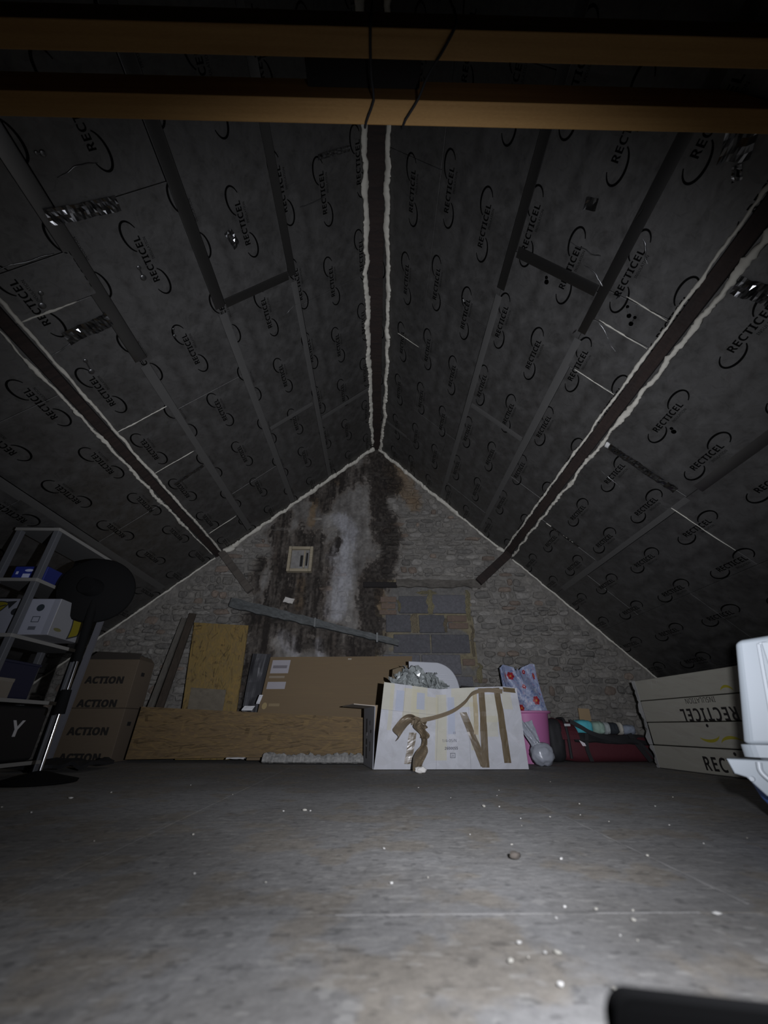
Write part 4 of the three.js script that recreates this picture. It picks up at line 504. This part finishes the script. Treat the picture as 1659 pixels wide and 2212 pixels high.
// ---------------------------------------------------------------- shelving on the left with its contents
{
  const X0 = -2.262, X1 = -1.995, Z0 = -2.77, Z1 = -2.2, post = std([0.085, 0.088, 0.095], 0.6), shelf = std([0.09, 0.09, 0.087], 0.6), rim = std([0.2, 0.195, 0.18], 0.6);
  const o = thing('shelving_unit', 'grey five-shelf unit standing under the left roof slope', 'shelf', [0, 0, 0]);
  for (const x of [X0 + 0.018, X1 - 0.018]) for (const z of [Z0 + 0.018, Z1 - 0.018]) mesh('post', B(0.034, 1.335, 0.034, x, 0.668, z, 0.004), post, o);
  for (const y of [0.075, 0.383, 0.695, 1.01, 1.338]) { mesh('shelf', B(X1 - X0 - 0.006, 0.012, Z1 - Z0 - 0.006, (X0 + X1) / 2, y - 0.008, (Z0 + Z1) / 2, 0.003), shelf, o); mesh('shelf_edge', [B(X1 - X0 + 0.006, 0.02, 0.008, (X0 + X1) / 2, y - 0.008, Z1 + 0.002, 0.002), B(0.008, 0.02, Z1 - Z0, X1 + 0.002, y - 0.008, (Z0 + Z1) / 2, 0.002)], rim, o); }
  const bl = canvasTex(256, 128, (c, w, h) => { c.fillStyle = '#23307f'; c.fillRect(0, 0, w, h); c.fillStyle = '#b9bed8'; c.fillRect(80, 60, 60, 68); c.beginPath(); c.ellipse(120, 30, 36, 12, 0, 0, 7); c.fill(); c.fillRect(20, 40, 20, 26); c.fillStyle = '#18226a'; c.fillRect(180, 0, 30, h); });
  const bb = thing('blue_box', 'blue box with a pale label on the second shelf from the top', 'box', [-2.13, 1.011, -2.38]); mesh('carton', B(0.2, 0.105, 0.2, 0, 0.0525, 0, 0.006), std([0.012, 0.02, 0.13], 0.5), bb); mesh('label', new THREE.PlaneGeometry(0.19, 0.09).translate(0, 0.053, 0.101), std([1, 1, 1], 0.5, { map: bl }), bb);
  const wb = thing('product_box', 'white box with yellow shapes and a pale grey label on the middle shelf', 'box', [-2.05, 0.696, -2.37], 0);
  const fr = canvasTex(1024, 512, (c, w, h) => {
    c.fillStyle = '#b9bcc6'; c.fillRect(0, 0, w, h); c.strokeStyle = '#3a3d42'; c.lineWidth = 16; c.fillStyle = '#a69a1e'; c.beginPath(); c.moveTo(0, 60); c.quadraticCurveTo(260, 10, 330, 70); c.quadraticCurveTo(240, 260, 0, 330); c.closePath(); c.fill(); c.stroke(); c.beginPath(); c.moveTo(0, 190); c.quadraticCurveTo(180, 130, 300, 90); c.stroke();
    c.fillStyle = '#33363b'; c.beginPath(); c.moveTo(300, 40); c.lineTo(430, 30); c.lineTo(360, 150); c.closePath(); c.fill(); c.beginPath(); c.arc(460, 190, 50, 0, 7); c.fill(); c.fillStyle = '#cfd2de'; c.fillRect(610, 0, 330, h);
    c.fillStyle = '#3f4a52'; c.beginPath(); c.arc(790, 130, 52, 0, 7); c.fill(); c.strokeStyle = '#3f4a52'; c.lineWidth = 9; c.strokeRect(740, 262, 96, 74); c.fillStyle = '#7d818a'; c.fillRect(735, 400, 100, 50);
  });
  const sd = canvasTex(512, 512, (c, w, h) => { c.fillStyle = '#b0b1b4'; c.fillRect(0, 0, w, h); c.fillStyle = '#a89a1c'; c.strokeStyle = '#3a3d42'; c.lineWidth = 18; c.beginPath(); c.moveTo(220, 60); c.quadraticCurveTo(330, 260, 290, 500); c.lineTo(430, 430); c.quadraticCurveTo(520, 230, 400, 130); c.closePath(); c.fill(); c.stroke(); c.fillStyle = '#8d8a5a'; c.beginPath(); c.ellipse(100, 420, 60, 24, 0, 0, 7); c.fill(); });
  mesh('carton', B(0.43, 0.205, 0.26, 0, 0.1025, 0, 0.004), std([0.22, 0.22, 0.23], 0.6), wb); mesh('front_print', B(0.424, 0.199, 0.002, 0, 0.1025, 0.1305, 0.0005).translate(0, 0, 0), std([0.42, 0.42, 0.43], 0.6, { map: fr }), wb); const sp = mesh('side_print', new THREE.BoxGeometry(0.002, 0.199, 0.254).translate(0.2155, 0.1025, 0), std([0.42, 0.42, 0.42], 0.6, { map: sd }), wb);
  { const g = wb.children[1].geometry, p = g.attributes.position, uv = g.attributes.uv; for (let i = 0; i < p.count; i++) uv.setXY(i, (p.getX(i) + 0.212) / 0.424, (p.getY(i) - 0.003) / 0.199); }
  const db = thing('plastic_crate', 'dark blue plastic crate on the second shelf from the bottom', 'crate', [-2.15, 0.384, -2.4]); mesh('tray', B(0.2, 0.19, 0.3, 0, 0.095, 0, 0.012), std([0.012, 0.014, 0.035], 0.5), db); mesh('rim', B(0.21, 0.015, 0.31, 0, 0.188, 0, 0.005), std([0.016, 0.018, 0.04], 0.5), db);
  const cb = thing('small_carton', 'small beige carton beside the dark blue crate on the shelving', 'box', [-2.03, 0.384, -2.3]); mesh('carton', B(0.036, 0.095, 0.11, 0.008, 0.0475, 0, 0.003), std([0.16, 0.14, 0.11], 0.8), cb); mesh('lid', B(0.039, 0.02, 0.113, 0.008, 0.088, 0, 0.003), std([0.18, 0.16, 0.13], 0.8), cb);
  const yb = thing('equipment_case', 'black case with a silver letter Y on the bottom shelf', 'case', [-2.11, 0.076, -2.485]); mesh('shell', B(0.2, 0.28, 0.44, 0.0, 0.14, 0, 0.02), std([0.008, 0.008, 0.009], 0.6), yb);
  const s = new THREE.Shape([[-0.042, 0.05], [-0.024, 0.05], [0, 0.018], [0.024, 0.05], [0.042, 0.05], [0.009, 0.004], [0.009, -0.03], [-0.009, -0.03], [-0.009, 0.004]].map((p) => new THREE.Vector2(...p))); mesh('letter', new THREE.ExtrudeGeometry(s, { depth: 0.003, bevelEnabled: false }).rotateY(Math.PI / 2).translate(0.0995, 0.155, -0.02), std([0.5, 0.5, 0.5], 0.4, { metalness: 0.2 }), yb);
}
{
  const blk = new THREE.MeshPhysicalMaterial({ color: lin(0.005, 0.005, 0.005), roughness: 0.9, specularIntensity: 0.25 }), chrome = std([0.75, 0.75, 0.76], 0.16, { metalness: 1 }), o = thing('pedestal_stand', 'black round-headed stand on a chrome pole beside the shelving', 'stand', [-1.715, 0, -2.4]);
  const head = new THREE.LatheGeometry([[0, -0.055], [0.06, -0.06], [0.13, -0.045], [0.195, -0.018], [0.205, 0], [0.195, 0.018], [0.13, 0.045], [0.06, 0.06], [0, 0.055]].map((p) => new THREE.Vector2(...p)), 48).rotateX(Math.PI / 2).rotateY(0.5); mesh('head', head.translate(-0.055, 1.005, 0), blk, o);
  mesh('hub', new THREE.CylinderGeometry(0.05, 0.06, 0.09, 24).rotateX(Math.PI / 2).translate(-0.05, 1.0, 0.07), blk, o); mesh('sleeve', rod([-0.03, 0.98, 0.03], [-0.02, 0.58, 0.0], 0.024, 0.022), blk, o); const pl = mesh('pole', rod([-0.02, 0.6, 0], [-0.005, 0.03, 0], 0.009), chrome, o); mesh('clamp_collar', rod([-0.018, 0.43, 0], [-0.015, 0.31, 0], 0.024, 0.028), blk, pl); mesh('base', new THREE.LatheGeometry([[0, 0.002], [0.17, 0.002], [0.175, 0.012], [0.1, 0.03], [0.03, 0.05], [0, 0.055]].map((p) => new THREE.Vector2(...p)), 40), blk, o);
}
{
  const tex = canvasTex(512, 1024, (c, w, h) => { c.fillStyle = '#85745e'; c.fillRect(0, 0, w, h); const q = rng(6); for (let i = 0; i < 400; i++) { c.fillStyle = `rgba(${q() < 0.5 ? '100,84,64' : '150,134,110'},0.08)`; c.fillRect(q() * w, q() * h, 30 + q() * 120, 2 + q() * 5); } c.fillStyle = '#2d2822'; c.font = 'bold 96px sans-serif'; c.textAlign = 'center'; c.strokeStyle = '#2d2822'; c.lineWidth = 7; c.lineJoin = 'round'; for (const y of [262, 502, 772, 1014]) { c.fillText('ACTION', w / 2 - 10, y); c.strokeText('ACTION', w / 2 - 10, y); } });
  const side = std([0.12, 0.092, 0.064], 0.85), card = std([0.46, 0.46, 0.46], 0.85, { map: tex }), hole = std([0.012, 0.01, 0.009], 0.9);
  for (const [y, lab] of [[0, 'lower of two stacked brown cartons printed ACTION beside the planks'], [0.386, 'upper of two stacked brown cartons printed ACTION beside the planks']]) {
    const o = thing('carton', lab, 'box', [-2.335, y + 0.001, -3.79]); mesh('box_body', B(0.47, 0.384, 0.27, 0, 0.192, 0, 0.004), side, o);
    const g = B(0.466, 0.38, 0.002, 0, 0.192, 0.1365, 0.0005), p = g.attributes.position, uv = g.attributes.uv; for (let i = 0; i < p.count; i++) uv.setXY(i, (p.getX(i) + 0.233) / 0.466, (p.getY(i) + y) / 0.772); mesh('front_print', g, card, o);
    mesh('hand_hole', B(0.004, 0.03, 0.05, 0.2365, 0.27, 0.02, 0.001), hole, o);
    if (y) { mesh('flap', quad([-0.22, 0.384, 0.13], [0.23, 0.384, 0.13], [0.21, 0.44, 0.08], [-0.2, 0.46, 0.06], 0.004, 4, 3), std([0.05, 0.042, 0.034], 0.85), o); mesh('flap', quad([0.233, 0.384, 0.12], [0.233, 0.384, -0.12], [0.2, 0.42, -0.11], [0.2, 0.42, 0.1], 0.004, 3, 3), side, o); }  // front flap coloured near-black to stand for shade in the open top
  }
  tag(mesh('grey_board', quad([-2.36, 0.005, -3.3], [-2.315, 0.005, -3.3], [-2.315, 1.03, -3.34], [-2.36, 1.035, -3.34], 0.02, 3, 3), std([0.13, 0.13, 0.145], 0.7)), 'narrow grey panel standing on end in front of the stacked cartons', 'panel');
  tag(mesh('black_mat', slab((u, v) => [lerp(-2.35, -1.85, u), 0.02 + 0.035 * noise(u * 7, v * 4), lerp(-3.3, -2.95, v) + 0.03 * noise(u * 5, 3)], 18, 8, 0.02), std([0.008, 0.008, 0.009], 0.8)), 'flat black bag lying on the floor in front of the stacked cartons', 'bag');
  tag(mesh('black_sheet', slab((u, v) => [lerp(-2.54, -2.13, u), 0.776 + 0.05 * noise(u * 9, v * 4) + 0.02 * (1 - u), lerp(-3.76, -3.9, v)], 20, 6, 0.012), std([0.012, 0.011, 0.01], 0.8)), 'crumpled black sheet on top of the upper carton', 'cloth');  // crumpled black sheet along the dark strip at the carton top
}
// ---------------------------------------------------------------- crumbs on the floor
{
  const crumbM = [std([0.42, 0.41, 0.38], 0.9), std([0.34, 0.325, 0.28], 0.9)], shapes = [0, 1, 2].map((k) => blob(1, 0.7, 0.8, 2, 0.35, 2.2, k * 7 + 1, 2));
  const P = [[-1.21, -1.91, 14], [-1.14, -2.06, 12], [-1.14, -1.62, 9], [-1.32, -1.72, 9], [-0.31, -1.63, 8], [-0.24, -1.64, 14], [-0.22, -1.63, 10], [0.385, -1.7, 17], [0.44, -1.7, 8], [-0.48, -1.31, 9], [0.02, -1.17, 7], [0.55, -2.1, 8], [0.5, -1.95, 7], [0.55, -1.52, 8], [0.45, -1.5, 6], [0.42, -1.4, 6], [0.66, -1.55, 6], [0.75, -1.75, 8], [1.0, -1.7, 7], [0.7, -1.45, 6], [0.4, -1.08, 9], [0.6, -1.1, 9], [0.03, -0.94, 8], [0.1, -0.97, 5], [0.25, -1.3, 5], [0.33, -1.2, 5], [0.30, -0.83, 7], [0.345, -0.82, 8], [0.27, -0.79, 6], [0.4, -0.815, 6], [0.52, -0.8, 9], [0.38, -0.78, 9], [0.335, -0.735, 5], [0.35, -0.72, 5], [0.19, -0.715, 9], [0.23, -0.69, 8], [0.215, -0.69, 7], [0.165, -0.67, 11], [0.205, -0.62, 10], [0.26, -0.61, 10], [0.28, -0.595, 6], [0.19, -0.68, 5], [-0.35, -1.0, 6], [-0.2, -0.95, 5], [0.85, -1.4, 6], [0.95, -1.25, 6], [0.8, -1.2, 6], [1.2, -1.9, 7], [-0.9, -2.3, 8], [-0.6, -2.0, 6], [0.2, -2.2, 6], [0.9, -2.4, 7], [0.3, -1.9, 5], [-0.7, -1.25, 5]];
  P.forEach(([x, z, s], i) => { const k = s / 1000 * 0.75, m = mesh('crumb', shapes[i % 3], crumbM[i % 2]); m.position.set(x, 0.0003, z); m.rotation.y = i * 2.4; m.scale.set(k * (i % 5 === 0 ? 1.8 : 1), k * 0.8, k); tag(m, 'tiny pale crumb of foam or plaster lying on the dusty floor', 'crumb', 'pale crumbs scattered over the floor'); });
  tag(mesh('dark_pebble', shapes[1].clone().scale(0.022, 0.02, 0.02).translate(0.3, 0.001, -1.08), std([0.06, 0.05, 0.04], 0.9)), 'dark pebble on the floor in front of the white box', 'pebble');
}
// ---------------------------------------------------------------- black phone standing close to the camera, and the torch that lights the loft
{
  const o = thing('phone', 'black round-cornered phone standing close to the camera at the bottom right', 'phone', [0.196, 0, -0.298], 0);
  const rr2 = (w, h, r) => { const s = new THREE.Shape(); s.moveTo(-w / 2 + r, 0); s.lineTo(w / 2 - r, 0); s.absarc(w / 2 - r, r, r, -1.5708, 0); s.lineTo(w / 2, h - r); s.absarc(w / 2 - r, h - r, r, 0, 1.5708); s.lineTo(-w / 2 + r, h); s.absarc(-w / 2 + r, h - r, r, 1.5708, 3.1416); s.lineTo(-w / 2, r); s.absarc(-w / 2 + r, r, r, 3.1416, 4.7124); return s; };
  mesh('case', new THREE.ExtrudeGeometry(rr2(0.17, 0.116, 0.011), { depth: 0.008, bevelEnabled: true, bevelSize: 0.001, bevelThickness: 0.001, curveSegments: 10 }), new THREE.MeshPhysicalMaterial({ color: lin(0.0015, 0.0015, 0.0015), roughness: 1, specularIntensity: 0.06 }), o); mesh('screen', new THREE.ExtrudeGeometry(rr2(0.164, 0.11, 0.009), { depth: 0.0006, bevelEnabled: false }).translate(0, 0.003, 0.0088), new THREE.MeshPhysicalMaterial({ color: lin(0.001, 0.001, 0.001), roughness: 0.9, specularIntensity: 0.08 }), o);
  o.rotation.z = -0.085; o.position.y = 0.0075;
  const t = thing('torch', 'hand torch shining into the loft from beside the camera', 'torch', [LAMP.x, 0, LAMP.z]);
  const ax = AIM, c = V(0, LAMP.y, 0).addScaledVector(ax, -0.012), e = c.clone().addScaledVector(ax, -0.14);
  mesh('barrel', rod(e.toArray(), c.toArray(), 0.016, 0.02), std([0.02, 0.02, 0.02], 0.4), t); mesh('stand', rod([e.x, 0, e.z], [e.x, e.y, e.z], 0.02, 0.012), std([0.02, 0.02, 0.02], 0.5), t);
  mesh('lens', new THREE.CylinderGeometry(0.017, 0.017, 0.002, 24).applyQuaternion(new THREE.Quaternion().setFromUnitVectors(V(0, 1, 0), ax)).translate(c.x + ax.x * 0.002, c.y + ax.y * 0.002, c.z + ax.z * 0.002), new THREE.MeshStandardMaterial({ color: 0x111111, emissive: 0xeaf1ff, emissiveIntensity: 6 }), t);
}
scene.traverse((o) => { delete o.userData.n; });
renderer.render(scene, camera);
